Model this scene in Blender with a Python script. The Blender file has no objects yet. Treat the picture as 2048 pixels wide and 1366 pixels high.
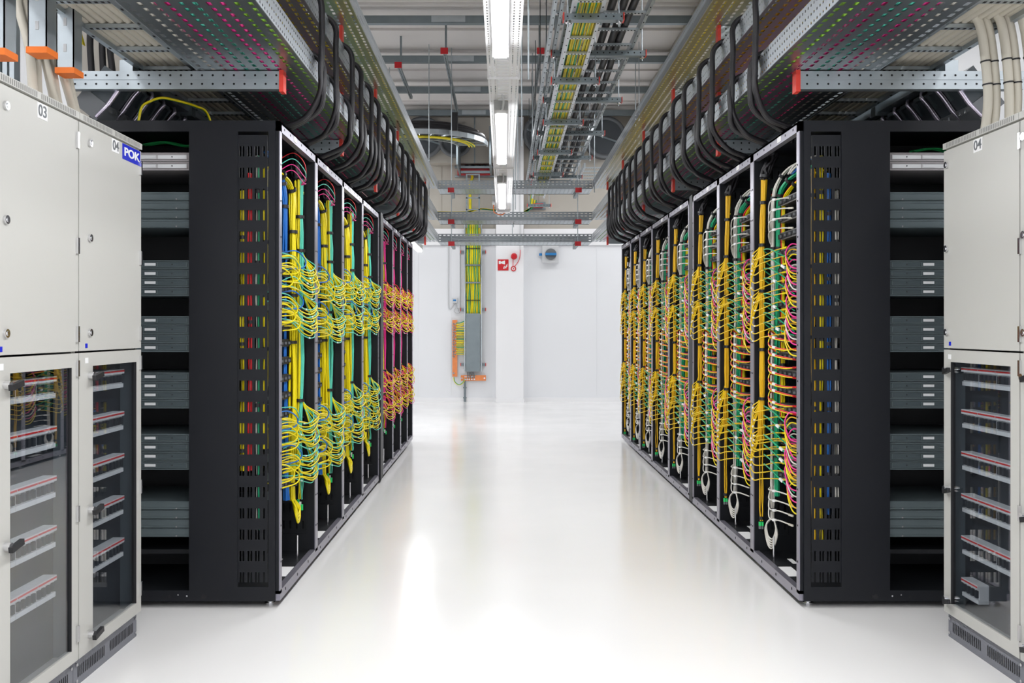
import bpy, math, random
import numpy as np
from mathutils import Vector
random.seed(7)
R = random.uniform
F, VX, VY, EYE = 1850.0, 1007.0, 657.0, 1.27
def PT(px, py, D):                      # a photo pixel at depth D -> metres (used once, to lay out what was measured)
    return ((px-VX)*D/F, D, EYE+(VY-py)*D/F)
# ------------------------------------------------------------------ camera, world, lights
sc = bpy.context.scene; C = sc.collection
cam = bpy.data.cameras.new('camera'); camo = bpy.data.objects.new('camera', cam); C.objects.link(camo)
camo.location = (0, 0, EYE); camo.rotation_euler = (math.pi/2, 0, 0)
cam.sensor_width = 36; cam.lens = 36*F/2048
cam.shift_x = (1024-VX)/2048; cam.shift_y = -(683-VY)/2048
cam.clip_start = .05; cam.clip_end = 60; sc.camera = camo
sc.view_settings.view_transform = 'Standard'; sc.view_settings.look = 'None'
sc.view_settings.exposure = -1.12; sc.view_settings.gamma = 1; sc.view_settings.use_curve_mapping = False
w = bpy.data.worlds.new('world'); sc.world = w; w.use_nodes = True
w.node_tree.nodes['Background'].inputs[0].default_value = (.9, .95, 1, 1); w.node_tree.nodes['Background'].inputs[1].default_value = .2
sc.cycles.max_bounces = 10; sc.cycles.diffuse_bounces = 5; sc.cycles.glossy_bounces = 4
sc.cycles.transparent_max_bounces = 12; sc.cycles.sample_clamp_indirect = 6
sc.cycles.caustics_reflective = False; sc.cycles.caustics_refractive = False
def area(name, loc, sx, sy, power, rot=(0, 0, 0), col=(.97, .98, 1)):
    l = bpy.data.lights.new(name, 'AREA'); l.shape = 'RECTANGLE'; l.size = sx; l.size_y = sy; l.energy = power; l.color = col
    o = bpy.data.objects.new(name, l); C.objects.link(o); o.location = loc; o.rotation_euler = rot; return o
LH = EYE+1.4                            # height of the luminaire run over the aisle
FIX = [(-2.3, -.5), (.3, 2.1), (2.75, 4.6), (5.72, 7.56), (8.53, 10.35)]
for a, b in FIX:
    area('luminaire_light', (-.015, (a+b)/2, LH-.075), .06, b-a, 85*(b-a)/1.8)
for x in (-2.9, 3.1):                   # luminaires of the outer aisles, hung high over the room
    for y in (-2.0, 1.2, 6.5, 10.5, 14.2):
        area('side_luminaire_light', (x, y, 4.55), .5, 2.4, 120)
area('rear_fill_light', (0, -3.2, 4.4), 5, 1.2, 260, (math.radians(35), 0, 0))  # large soft fill added behind the camera, not a known fixture
area('wall_fill_light', (.2, 14.3, 4.3), 3.2, .3, 90)  # fill light added to brighten the back wall, no real lamp here
area('end_luminaire_light', (-1.14, 12.0, 2.3), .06, 1.2, 60)
# ------------------------------------------------------------------ materials
def mat(name, col, rough=.5, metal=0, spec=.5, noise=None, coat=0, emit=None):
    m = bpy.data.materials.new(name); m.use_nodes = True; nt = m.node_tree; b = nt.nodes['Principled BSDF']
    b.inputs['Base Color'].default_value = (*col, 1); b.inputs['Roughness'].default_value = rough
    b.inputs['Metallic'].default_value = metal; b.inputs['Specular IOR Level'].default_value = spec
    b.inputs['Coat Weight'].default_value = coat
    if emit:
        b.inputs['Emission Color'].default_value = (1, 1, 1, 1); b.inputs['Emission Strength'].default_value = emit
    if noise:
        sca, amt, stretch = noise
        tc = nt.nodes.new('ShaderNodeTexCoord'); mp = nt.nodes.new('ShaderNodeMapping'); mp.inputs['Scale'].default_value = stretch
        n = nt.nodes.new('ShaderNodeTexNoise'); n.inputs['Scale'].default_value = sca; n.inputs['Detail'].default_value = 4
        r = nt.nodes.new('ShaderNodeMapRange'); r.inputs[3].default_value = 1-amt; r.inputs[4].default_value = 1+amt
        mx = nt.nodes.new('ShaderNodeVectorMath'); mx.operation = 'SCALE'; mx.inputs[0].default_value = col
        nt.links.new(tc.outputs['Object'], mp.inputs[0]); nt.links.new(mp.outputs[0], n.inputs['Vector'])
        nt.links.new(n.outputs['Fac'], r.inputs[0]); nt.links.new(r.outputs[0], mx.inputs['Scale']); nt.links.new(mx.outputs[0], b.inputs['Base Color'])
        r2 = nt.nodes.new('ShaderNodeMapRange'); r2.inputs[3].default_value = max(.02, rough-.08); r2.inputs[4].default_value = rough+.1
        nt.links.new(n.outputs['Fac'], r2.inputs[0]); nt.links.new(r2.outputs[0], b.inputs['Roughness'])
    return m
M = dict(
 floor=mat('floor_epoxy', (.86, .85, .84), .15, 0, .5, (1.3, .02, (1, 1, 1))),
 wall=mat('wall_panel', (.80, .81, .83), .45), column=mat('column_paint', (.86, .86, .87), .45), trim=mat('trim_white', (.85, .85, .86), .4),
 ceil=mat('ceiling_sheet', (.74, .71, .69), .6, 0, .4, (2, .04, (1, .1, 1))), beige=mat('beige_panel', (.46, .43, .38), .6),
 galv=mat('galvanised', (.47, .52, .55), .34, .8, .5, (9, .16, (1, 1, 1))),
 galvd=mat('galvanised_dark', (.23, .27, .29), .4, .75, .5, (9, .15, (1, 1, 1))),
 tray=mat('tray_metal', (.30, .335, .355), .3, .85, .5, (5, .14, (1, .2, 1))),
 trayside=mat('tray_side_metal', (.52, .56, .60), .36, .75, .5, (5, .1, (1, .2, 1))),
 trayend=mat('cross_tray_side', (.30, .33, .35), .4, .6, .5, (5, .12, (1, 1, 1))),
 innerlg=mat('gear_grey', (.36, .36, .35), .45), white=mat('white_steel', (.86, .86, .87), .35), black=mat('rack_black', (.0055, .0065, .0095), .45, 0, .3),
 blackin=mat('rack_inner_black', (.008, .009, .011), .5, 0, .3), frame=mat('rack_edge', (.27, .26, .31), .33, .6),
 paint=mat('cabinet_paint', (.515, .51, .48), .42), plinth=mat('plinth_grey', (.17, .175, .20), .5), inner=mat('cabinet_inner', (.025, .03, .038), .5),
 innerside=mat('cabinet_side', (.15, .18, .20), .5), dark=mat('dark_gap', (.01, .01, .012), .8), chrome=mat('chrome', (.8, .8, .82), .15, 1),
 slate=mat('drawer_slate', (.115, .145, .155), .38, .4), slated=mat('drawer_recess', (.06, .08, .088), .45, .3), steel=mat('drawer_steel', (.36, .34, .345), .38, .6),
 label=mat('label_white', (.86, .86, .86), .5), hose=mat('black_sleeve', (.012, .011, .014), .5, 0, .5, (260, .5, (1, 1, 1))),
 cream=mat('cream_cable', (.62, .585, .50), .45), orange=mat('orange_cap', (.95, .20, .01), .5), red=mat('red_cap', (.75, .06, .04), .45),
 redb=mat('alarm_red', (.60, .012, .02), .35), copper=mat('copper', (.80, .27, .10), .38, .55, .5, (14, .2, (1, 1, 1))), blue=mat('logo_blue', (.01, .02, .48), .4),
 lb=mat('switch_blue', (.02, .20, .50), .4), grey=mat('grey_plastic', (.14, .15, .16), .5), lgrey=mat('light_grey_plastic', (.60, .61, .62), .5),
 tube=mat('lamp_diffuser', (.9, .9, .9), .4, emit=13), clear=mat('lamp_cover', (.75, .76, .8), .25), galvl=mat('ladder_rail', (.68, .71, .74), .4, .5), conn=mat('tap_off_body', (.05, .065, .075), .4, 0, .5),
 yel=mat('cable_yellow', (.82, .67, .0), .42), cord=mat('cord_amber_light', (.84, .58, .01), .42), amb=mat('cable_amber', (.78, .46, .008), .42), teal=mat('cable_teal', (.10, .58, .44), .42),
 pink=mat('cable_pink', (.80, .03, .27), .42), grn=mat('cable_green', (.004, .33, .15), .42), lime=mat('cable_lime', (.30, .62, .05), .42),
 blu=mat('cable_blue', (.006, .13, .48), .42), redc=mat('cable_red', (.72, .02, .03), .42), wht=mat('cable_white', (.68, .655, .60), .42),
 lgrn=mat('plug_green', (.02, .62, .15), .4), brown=mat('module_brown', (.045, .04, .038), .5), tie=mat('cable_tie', (.012, .012, .014), .5),
 grille=mat('cabinet_vent', (.22, .22, .21), .6), pinkred=mat('breaker_red', (.75, .03, .03), .4), vent=mat('drum_grey', (.06, .07, .08), .4),
 sil=mat('silver_clamp', (.66, .60, .72), .25, .8), lilac=mat('door_shade', (.5, .5, .5), .5))
def glass(name, tint, ior):
    m = bpy.data.materials.new(name); m.use_nodes = True; nt = m.node_tree; nt.nodes.clear()
    o = nt.nodes.new('ShaderNodeOutputMaterial'); mx = nt.nodes.new('ShaderNodeMixShader'); lw = nt.nodes.new('ShaderNodeLayerWeight'); lw.inputs[0].default_value = .5; pw = nt.nodes.new('ShaderNodeMath'); pw.operation = 'POWER'; pw.inputs[1].default_value = 2; f = nt.nodes.new('ShaderNodeMath'); f.operation = 'MULTIPLY_ADD'; f.inputs[1].default_value = ior; f.inputs[2].default_value = .04; nt.links.new(lw.outputs['Facing'], pw.inputs[0]); nt.links.new(pw.outputs[0], f.inputs[0])
    t = nt.nodes.new('ShaderNodeBsdfTransparent'); t.inputs[0].default_value = (*tint, 1); g = nt.nodes.new('ShaderNodeBsdfGlossy'); g.inputs['Roughness'].default_value = .0
    nt.links.new(f.outputs[0], mx.inputs[0]); nt.links.new(t.outputs[0], mx.inputs[1]); nt.links.new(g.outputs[0], mx.inputs[2]); nt.links.new(mx.outputs[0], o.inputs[0]); return m
M['glass'] = glass('door_glass', (.90, .92, .94), .55)
# ------------------------------------------------------------------ mesh helpers
def spline(P, n=8):
    P = [np.array(p, float) for p in P]; Q = [2*P[0]-P[1]]+P+[2*P[-1]-P[-2]]; out = []
    for i in range(1, len(Q)-2):
        a, b, c, d = Q[i-1:i+3]
        for k in range(n):
            t = k/n; out.append(.5*((2*b)+(c-a)*t+(2*a-5*b+4*c-d)*t*t+(3*b-a-3*c+d)*t**3))
    out.append(P[-1]); return out
class MB:
    OFF = [2, 5, 0, 3, 4]
    def __init__(s): s.v = []; s.f = []; s.m = []; s.sm = []; s.off = MB.OFF[0]; MB.OFF = MB.OFF[1:]+MB.OFF[:1]
    def add(s, v, f, m=0, sm=False):
        o = len(s.v); s.v += [tuple(p) for p in v]; s.f += [tuple(i+o for i in q) for q in f]
        s.m += (m if isinstance(m, list) else [m]*len(f)); s.sm += [sm]*len(f); return s
    def box(s, x0, x1, y0, y1, z0, z1, m=0):
        if x0 > x1: x0, x1 = x1, x0
        if y0 > y1: y0, y1 = y1, y0
        if z0 > z1: z0, z1 = z1, z0
        v = [(x, y, z) for x in (x0, x1) for y in (y0, y1) for z in (z0, z1)]
        return s.add(v, [(0, 1, 3, 2), (4, 6, 7, 5), (0, 4, 5, 1), (2, 3, 7, 6), (0, 2, 6, 4), (1, 5, 7, 3)], m)
    def bar(s, a, b, wx, wz, m=0, up=(0, 0, 1)):          # rectangular bar between two points
        a, b = Vector(a), Vector(b); d = (b-a).normalized(); u = Vector(up)
        if abs(d.dot(u)) > .95: u = Vector((0, 1, 0))
        r = d.cross(u).normalized()*wx/2; t = r.cross(d).normalized()*wz/2
        v = [p+i*r+j*t for p in (a, b) for i, j in ((-1, -1), (1, -1), (1, 1), (-1, 1))]
        return s.add(v, [(3, 2, 1, 0), (4, 5, 6, 7), (0, 1, 5, 4), (1, 2, 6, 5), (2, 3, 7, 6), (3, 0, 4, 7)], m)
    def tube(s, P, r, n=6, m=0, stripe=None, caps=True):
        P = [Vector(p) for p in P]; N = len(P); v = []; t0 = (P[1]-P[0]).normalized()
        u = Vector((0, 0, 1)) if abs(t0.z) < .9 else Vector((1, 0, 0)); u = (u-t0*u.dot(t0)).normalized()
        for i in range(N):
            t = (P[min(i+1, N-1)]-P[max(i-1, 0)]).normalized(); u = u-t*u.dot(t)
            if u.length < 1e-6: u = t.orthogonal()
            u.normalize(); b = t.cross(u); rr = r[i] if isinstance(r, (list, tuple)) else r
            v += [P[i]+rr*(math.cos(2*math.pi*k/n)*u+math.sin(2*math.pi*k/n)*b) for k in range(n)]
        f = [(i*n+k, i*n+(k+1) % n, (i+1)*n+(k+1) % n, (i+1)*n+k) for i in range(N-1) for k in range(n)]
        mm = [(stripe if k % 6 in (s.off, (s.off+1) % 6) else m) if stripe is not None else m for i in range(N-1) for k in range(n)]
        s.add(v, f, mm, True)
        if caps: s.add(v[:n], [tuple(range(n))[::-1]], m); s.add(v[-n:], [tuple(range(n))], m)
        return s
    def cyl(s, a, b, r, n=12, m=0): return s.tube([a, b], r, n, m)
    def slots(s, o, u, v, nu, nv, pu, pv, su, sv, m=0):    # perforated sheet: nu x nv cells with a slot in each
        o, u, v = (np.array(q, float) for q in (o, u, v)); base = []
        for cu, cv in ((0, 0), (pu, 0), (pu, pv), (0, pv)): base.append(u*cu+v*cv)
        a, b = (pu-su)/2, (pv-sv)/2
        for cu, cv in ((a, b), (pu-a, b), (pu-a, pv-b), (a, pv-b)): base.append(u*cu+v*cv)
        base = np.array(base); V = []; Fc = []; k = 0
        for i in range(nu):
            for j in range(nv):
                V.append(base+o+u*pu*i+v*pv*j); Fc += [(k, k+1, k+5, k+4), (k+1, k+2, k+6, k+5), (k+2, k+3, k+7, k+6), (k+3, k, k+4, k+7)]; k += 8
        return s.add(np.concatenate(V).tolist(), Fc, m)
    def build(s, name, mats, parent=None, org=None):
        me = bpy.data.meshes.new(name)
        if org is None: org = ORG.get(parent.name, (0, 0, 0)) if parent else (0, 0, 0)
        v = np.array(s.v, float)-np.array(org, float)
        me.from_pydata(v.tolist(), [], s.f)
        for q in (mats if isinstance(mats, (list, tuple)) else [mats]): me.materials.append(M[q])
        me.polygons.foreach_set('material_index', s.m); me.polygons.foreach_set('use_smooth', s.sm)
        o = bpy.data.objects.new(name, me); C.objects.link(o)
        if parent: o.parent = parent; ORG[o.name] = tuple(org)
        else: o.location = org; ORG[o.name] = tuple(org)
        return o
ORG = {}
def tag(o, label, cat, group=None):
    o['label'] = label; o['category'] = cat
    if group: o['group'] = group
    return o
def thing(name, label, cat, loc, group=None):
    o = bpy.data.objects.new(name, None); o.empty_display_size = .1; C.objects.link(o); o.location = loc; ORG[o.name] = tuple(loc)
    return tag(o, label, cat, group)
def dup(root, loc, label=None, group=None):
    r = root.copy(); C.objects.link(r); r.location = loc; ORG[r.name] = tuple(loc)
    if label: r['label'] = label
    if group: r['group'] = group
    for ch in list(root.children):
        c = ch.copy(); C.objects.link(c); c.parent = r
        for g in list(ch.children):
            d = g.copy(); C.objects.link(d); d.parent = c
    return r
def struct(mb, name, m):
    o = mb.build(name, m); o['kind'] = 'structure'; return o
ORD = ['nearest', 'second', 'third', 'fourth', 'fifth', 'sixth', 'seventh', 'farthest']
SD = {-1: 'left', 1: 'right'}
def B(*a): return MB().box(*a)
def text(s, size, loc, rot, m, name, parent, ext=.0008, sx=1, bold=.0):
    cu = bpy.data.curves.new('t', 'FONT'); cu.body = s; cu.size = size; cu.extrude = ext; cu.offset = bold; cu.align_x = 'CENTER'; cu.align_y = 'CENTER'
    o = bpy.data.objects.new('t', cu); me = bpy.data.meshes.new_from_object(o); bpy.data.objects.remove(o)
    me.materials.clear(); me.materials.append(M[m]); o = bpy.data.objects.new(name, me); C.objects.link(o)
    og = ORG[parent.name]; o.parent = parent; o.location = [a-b for a, b in zip(loc, og)]; o.rotation_euler = rot; o.scale = (sx, 1, 1); return o
# ------------------------------------------------------------------ the room
WD, CZ = 16.09, 5.05; XL, XR, YB = -4.4, 4.6, -4.6
struct(B(XL-.1, XR+.1, YB-.1, WD+.1, -.1, 0), 'floor', 'floor')
mb = B(XL-.1, XR+.1, YB-.1, WD+.1, CZ, CZ+.1)
for i in range(22): mb.box(XL, XR, -4+i*.92, -4+i*.92+.05, CZ-.03, CZ)      # sheet ribs
struct(mb, 'ceiling', 'ceil')
mb = B(XL, XR, WD, WD+.1, 0, 3.0)
for x in (-2.9, -1.56, -1.49, -.92, 1.62, 2.7): mb.box(x, x+.012, WD-.006, WD, .12, 3.0)
struct(mb, 'wall_back', 'wall')
mb = B(XL, XR, WD+.05, WD+.15, 3.0, CZ)
for x in (-2.2, -1.1, .62, 1.9): mb.box(x, x+.02, WD+.04, WD+.05, 3.0, CZ)
struct(mb, 'wall_back_upper', 'beige')
struct(B(XL-.1, XL, YB, WD, 0, CZ), 'wall_left', 'wall'); struct(B(XR, XR+.1, YB, WD, 0, CZ), 'wall_right', 'wall')
struct(B(XL, XR, YB-.1, YB, 0, CZ), 'wall_front', 'wall')
struct(B(-.13, .345, WD-.22, WD, 0, 4.9), 'trim_1', 'column')
struct(B(XL, -.14, WD-.04, WD, 2.72, 3.0).box(.355, XR, WD-.04, WD, 2.72, 3.0), 'trim_2', 'trim')
struct(B(XL, -.14, WD-.03, WD, 0, .07).box(.355, XR, WD-.03, WD, 0, .07).box(-.14, .355, WD-.24, WD-.2, 0, .07), 'baseboard_back', 'trim')
struct(B(2.25, 2.75, 2, WD, CZ-.45, CZ-.02), 'trim_3', 'beige')
# ------------------------------------------------------------------ racks
XF = {-1: -1.018, 1: 1.346}; D0 = 4.214; RT = 2.215; DEP = 1.2
BAYS = {1: [4.214, 5.01, 5.80, 6.59], -1: [4.214, 5.034, 5.872, 6.69, 7.53]}
BAYL = {1: [(4.214, 5.01), (5.01, 5.80), (5.80, 6.585), (6.71, 7.54), (7.54, 8.39), (8.39, 9.13), (9.13, 9.80), (9.80, 10.54)],
        -1: [(4.214, 5.034), (5.034, 5.872), (5.872, 6.69), (6.69, 7.56), (7.80, 8.52), (8.52, 9.16), (9.16, 9.80), (9.80, 10.37)]}
def sx(s, off): return XF[s]+s*off          # offset away from the aisle
def rack(s, i, y0, y1):
    side = SD[s]; loc = (sx(s, .6), (y0+y1)/2, 0)
    t = thing('network_rack', f'open black network rack, {ORD[i]} of the eight in the {side}-hand row', 'rack', loc)
    # front frame: posts and rails with the light metal edge
    for ya, yb in ((y0, y0+.035), (y1-.03, y1)):
        mb = B(sx(s, 0), sx(s, .005), ya, yb, .06, RT).box(sx(s, .005), sx(s, .03), ya, yb, .06, RT, 2)
        for k in range(12): mb.box(sx(s, -.0015), sx(s, 0), (ya+yb)/2-.004, (ya+yb)/2+.004, .2+k*.165, .208+k*.165, 1)
        mb.build('front_post', ['frame', 'dark', 'black'], t)
    mb = B(sx(s, 0), sx(s, .03), y0, y1, RT-.045, RT)
    for k in range(6): mb.box(sx(s, -.001), sx(s, 0), y0+.08+k*.12, y0+.09+k*.12, RT-.028, RT-.018, 1)
    hr = mb.build('header_rail', ['frame', 'dark'], t)
    B(sx(s, -.002), sx(s, 0), y0+.34*(y1-y0), y0+.34*(y1-y0)+.06, RT-.036, RT-.010).build('label_plate', 'label', hr)
    mb = B(sx(s, 0), sx(s, .03), y0, y1, .03, .075)
    for k in range(3): mb.box(sx(s, -.001), sx(s, 0), y0+.1+k*.25, y0+.112+k*.25, .05, .062, 1)
    mb.build('sill_rail', ['frame', 'dark'], t)
    B(sx(s, .0), sx(s, DEP), y0, y1, RT-.01, RT).build('top_panel', 'black', t)
    fl = B(sx(s, .03), sx(s, DEP), y0+.002, y1-.002, .055, .07).build('bottom_panel', 'blackin', t)
    B(sx(s, .035), sx(s, .10), y0+.26, y0+.44, .0705, .072).build('floor_sticker', 'label', fl); B(sx(s, .13), sx(s, .155), y0+.50, y0+.60, .0705, .072).build('floor_sticker', 'label', fl)
    MB().cyl((sx(s, .06), y1-.20, .07), (sx(s, .06), y1-.20, .19), .005, 8).build('leveling_rod', 'chrome', fl)
    B(sx(s, DEP-.01), sx(s, DEP), y0, y1, .07, RT-.01).build('rear_panel', 'blackin', t)
    # divider at the far side, slotted
    mb = B(sx(s, .03), sx(s, .05), y1-.03, y1-.02, .07, RT-.02)
    nz = 21
    mb.slots((sx(s, .05), y1-.022, .16), (s, 0, 0), (0, 0, 1), 4, nz, .035, .0945, .009, .045)
    mb.box(sx(s, .19), sx(s, DEP-.02), y1-.03, y1-.02, .07, RT-.02).box(sx(s, .05), sx(s, .19), y1-.03, y1-.02, .07, .16).box(sx(s, .05), sx(s, .19), y1-.03, y1-.02, .16+nz*.0945, RT-.02)
    mb.build('divider_panel', 'blackin', t)
    if i == 0:                                                     # the end panel seen square on
        Y = y0
        mb = B(sx(s, .02), sx(s, .05), Y-.012, Y, .03, RT)
        mb.box(sx(s, .19), sx(s, .41), Y-.012, Y, .03, RT).box(sx(s, .05), sx(s, .19), Y-.012, Y, 2.165, RT).box(sx(s, .05), sx(s, .19), Y-.012, Y, .03, .095)
        mb.box(sx(s, .41), sx(s, 1.10), Y-.012, Y, 2.165, RT).box(sx(s, .41), sx(s, 1.10), Y-.012, Y, .03, .08).box(sx(s, 1.10), sx(s, DEP), Y-.012, Y, .03, RT)
        mb.cyl((sx(s, .345), Y-.0135, .052), (sx(s, .345), Y-.011, .052), .011, 12, 1).box(sx(s, .33), sx(s, .35), Y-.0132, Y-.0115, .046, .058, 1)
        mb.cyl((sx(s, .50), Y-.0135, .052), (sx(s, .50), Y-.011, .052), .006, 10, 1).cyl((sx(s, .42), Y-.0135, .055), (sx(s, .42), Y-.011, .055), .004, 10, 2).cyl((sx(s, .46), Y-.0135, .06), (sx(s, .46), Y-.011, .06), .003, 10, 2)
        ep = mb.build('end_panel', ['black', 'dark', 'chrome'], t)
        mb = MB(); zt = .115
        n = 21; pz = (2.15-zt)/n; cells = [.026, .010, .026, .010, .026, .010, .026]
        u0 = .05+.006; wtot = .134
        # four groups: one slot, then three pairs
        xs = [(.0, .030, [.016]), (.030, .034, [.010, .023]), (.064, .034, [.010, .023]), (.098, .036, [.012, .025])]
        for off, wd, cs in xs:
            edges = [0]+[e for c in cs for e in (c-.0047, c+.0047)]+[wd]
            for k in range(0, len(edges)-1, 2):
                mb.box(sx(s, u0+off+edges[k]), sx(s, u0+off+edges[k+1]), Y-.006, Y-.003, zt, 2.15)
            for k in range(1, len(edges)-1, 2):
                for j in range(n):
                    mb.box(sx(s, u0+off+edges[k]), sx(s, u0+off+edges[k+1]), Y-.006, Y-.003, zt+j*pz+.046, zt+(j+1)*pz)
        mb.build('slotted_strip', 'black', t)
        for off in (.06, .95):
            mb = MB(); p = (sx(s, off+.0), Y+.06, 0)
            mb.cyl((p[0], p[1], .0), (p[0], p[1], .008), .024, 16).cyl((p[0], p[1], .008), (p[0], p[1], .016), .015, 16).cyl((p[0], p[1], .016), (p[0], p[1], .032), .018, 8)
            mb.build('leveling_foot', 'chrome', t)
        B(sx(s, .405), sx(s, .415), Y, Y+.5, .07, 2.2).build('inner_wall', 'blackin', t)
        B(sx(s, .4), sx(s, 1.1), Y+.5, Y+.51, .07, 2.2).box(sx(s, 1.1), sx(s, 1.11), Y, Y+.5, .07, 2.2).build('inner_back', 'blackin', t)
        mb = B(sx(s, .42), sx(s, 1.1), Y+.25, Y+.3, .30, .304).box(sx(s, .42), sx(s, 1.1), Y+.1, Y+.4, .22, .24)
        mb.build('lower_shelf', 'blackin', t)
    else:
        for off in (.06, 1.1): MB().cyl((sx(s, off), y0+.05, 0), (sx(s, off), y0+.05, .055), .018, 10).build('leveling_foot', 'chrome', t)
    return t
for s in (-1, 1):
    for i, (a, b) in enumerate(BAYL[s]): rack(s, i, a, b)
B(sx(1, 0), sx(1, DEP), 6.595, 6.70, .03, RT+.01).build('filler_plate', 'black').__setitem__('label', 'black filler panel between the third and fourth racks of the right-hand row')
bpy.data.objects['filler_plate']['category'] = 'panel'
o = B(sx(-1, -.012), sx(-1, DEP), 7.58, 7.70, .03, RT+.01).box(sx(-1, -.004), sx(-1, .02), 7.7, 7.79, .03, RT).build('filler_plate', 'black')
tag(o, 'black filler panel between the fourth and fifth racks of the left-hand row', 'panel')
# drawer chassis seen through the end openings
def drawer(kind):
    t = thing('drawer_chassis', 'x', 'equipment drawer', (0, 0, 0))
    h = .0405
    if kind == 'plain':
        mb = B(-.345, .345, 0, .4, 0, h-.002)
        mb.box(-.345, .345, -.004, 0, .004, .009).box(-.345, .345, -.003, 0, h-.010, h-.006)
        mb.build('body', 'slate', t)
        for k in (0, 2, 4): MB().cyl((-.28+k*.14, -.006, .006), (-.28+k*.14, -.001, .006), .0035, 8).build('rivet', 'steel', t)
    else:
        bm = 'steel' if kind == 'light' else 'slate'
        B(-.345, .345, 0, .4, 0, h-.002).box(-.345, .345, -.005, 0, 0, .004).box(-.345, .345, -.005, 0, h-.006, h-.002).build('body', bm, t)
        for g in (-1, 1):                                           # slide rails, mirrored
            a, b = (.02, .33)
            mb = B(g*a, g*b, -.003, 0, .009, .030)
            r = mb.build('slide_rail', 'slated' if bm == 'slate' else 'lgrey', t)
            B(g*(b-.004), g*b, -.006, -.003, .008, .031).box(g*a, g*b, -.006, -.003, .029, .031).box(g*a, g*b, -.006, -.003, .008, .010).box(g*.19, g*.194, -.006, -.003, .01, .03).build('rail_edge', bm, r)
            B(g*.135, g*.185, -.0045, -.003, .014, .026).build('strip', 'lgrey', r)
            MB().cyl((g*.26, -.005, .02), (g*.26, -.002, .02), .003, 8).build('screw', 'dark', r)
    return t
GR = [(340, 2, 'light', 'topmost light steel pair'), (455, 4, 'plain', 'plain ribbed block below the top pair'), (592, 4, 'slide', 'third block from the top'),
      (704, 4, 'slide', 'fourth block from the top'), (817, 4, 'slide', 'third block from the bottom'), (940, 4, 'slide', 'second block from the bottom'), (1075, 4, 'plain', 'plain ribbed block at the bottom')]
protos = {}
for s in (-1, 1):
    for yb, n, kind, where in GR:
        for k in range(n):
            loc = (sx(s, .755), D0+.012, EYE-(yb-VY)/439+k*.0415)
            lab = f'grey drawer chassis in the {SD[s]} rack end, {where}'
            grp = f'drawer chassis in the {SD[s]} rack end, {where}'
            if kind not in protos:
                t = drawer(kind); t.location = loc; t['label'] = lab; t['group'] = grp; protos[kind] = t
            else: dup(protos[kind], loc, lab, grp)
# ------------------------------------------------------------------ cable bundles
def bundle(name, cols, pts, rad, nstr, r, ties, label, cat='cable bundle', group=None, stripe=None, seed=0, ph0=-1.05, flat=1.0, tiemat='tie'):
    rnd = random.Random(seed); S = spline(pts, 7); N = len(S); mb = MB(); cl = list(dict.fromkeys(cols))
    tie_idx = [min(N-1, max(0, int(q*(N-1)))) for q in ties]
    for k in range(nstr):
        ph = ph0+2*math.pi*k/nstr+rnd.uniform(-.3, .3); rr = rad*math.sqrt(rnd.uniform(.25, 1)); w1 = rnd.uniform(1, 2.5); w2 = rnd.uniform(0, 6); Q = []
        for i, p in enumerate(S):
            d = min([abs(i-q) for q in tie_idx] or [9])/N*6; sp = rr*(.62+.38*min(1, d*1.2))
            a = ph+.35*math.sin(w2+w1*i/N*6)
            Q.append((p[0]+sp*math.cos(a)*flat, p[1]+sp*math.sin(a), p[2]+.0*i))
        if isinstance(stripe, int): mb.tube(Q, r, 6, 0, 1)
        else: mb.tube(Q, r, 5, cl.index(cols[k*len(cols)//nstr]))
    t = thing(name, label, cat, tuple(S[-1]), group)
    mb.build('cable_strands', cl if stripe is None else cols, t)
    for q in tie_idx:
        p = Vector(S[q]); p2 = Vector(S[min(N-1, q+1)]); d = (p2-p).normalized() if (p2-p).length > 0 else Vector((0, 0, 1))
        MB().tube([p-d*.008, p+d*.008], rad*.86+r, 10).build('cable_tie', tiemat, t)
    return t
# ------------------------------------------------------------------ patch cords
CORDS = {'n': 0}; MASS = {}
def cord(colr, pts, r, label, group, single, lab=None, end=None, n=7, tail='label_sleeve'):
    S = spline(pts, n)
    if single and CORDS['n'] < 300:
        CORDS['n'] += 1
        o = MB().tube(S, r, 5).build('patch_cable', colr, None, tuple(pts[-1])); tag(o, label, 'patch cord', group)
        if lab is not None:
            i = int(lab*(len(S)-2)); p, q = Vector(S[i]), Vector(S[i+2]); d = (q-p).normalized()
            MB().bar(p, p+d*(.026 if r > .0032 else .010), .010 if r > .0032 else .008, .012 if r > .0032 else .008).build(tail, 'label', o)
        if end:
            p, q = Vector(S[-2]), Vector(S[-1]); d = (q-p).normalized()
            MB().bar(q-d*.02, q+d*.012, .008, .009).build('plug', end, o)
    else:
        MASS.setdefault(colr, MB()).tube(S, r, 4, caps=False)
        if lab is not None:
            i = int(lab*(len(S)-2)); p, q = Vector(S[i]), Vector(S[i+2]); d = (q-p).normalized(); MASS.setdefault('label', MB()).bar(p, p+d*(.026 if r > .0032 else .010), .010 if r > .0032 else .008, .012 if r > .0032 else .008)
def zpx(py, D=4.95): return EYE-(py-VY)*D/F
MOD = []
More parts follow.
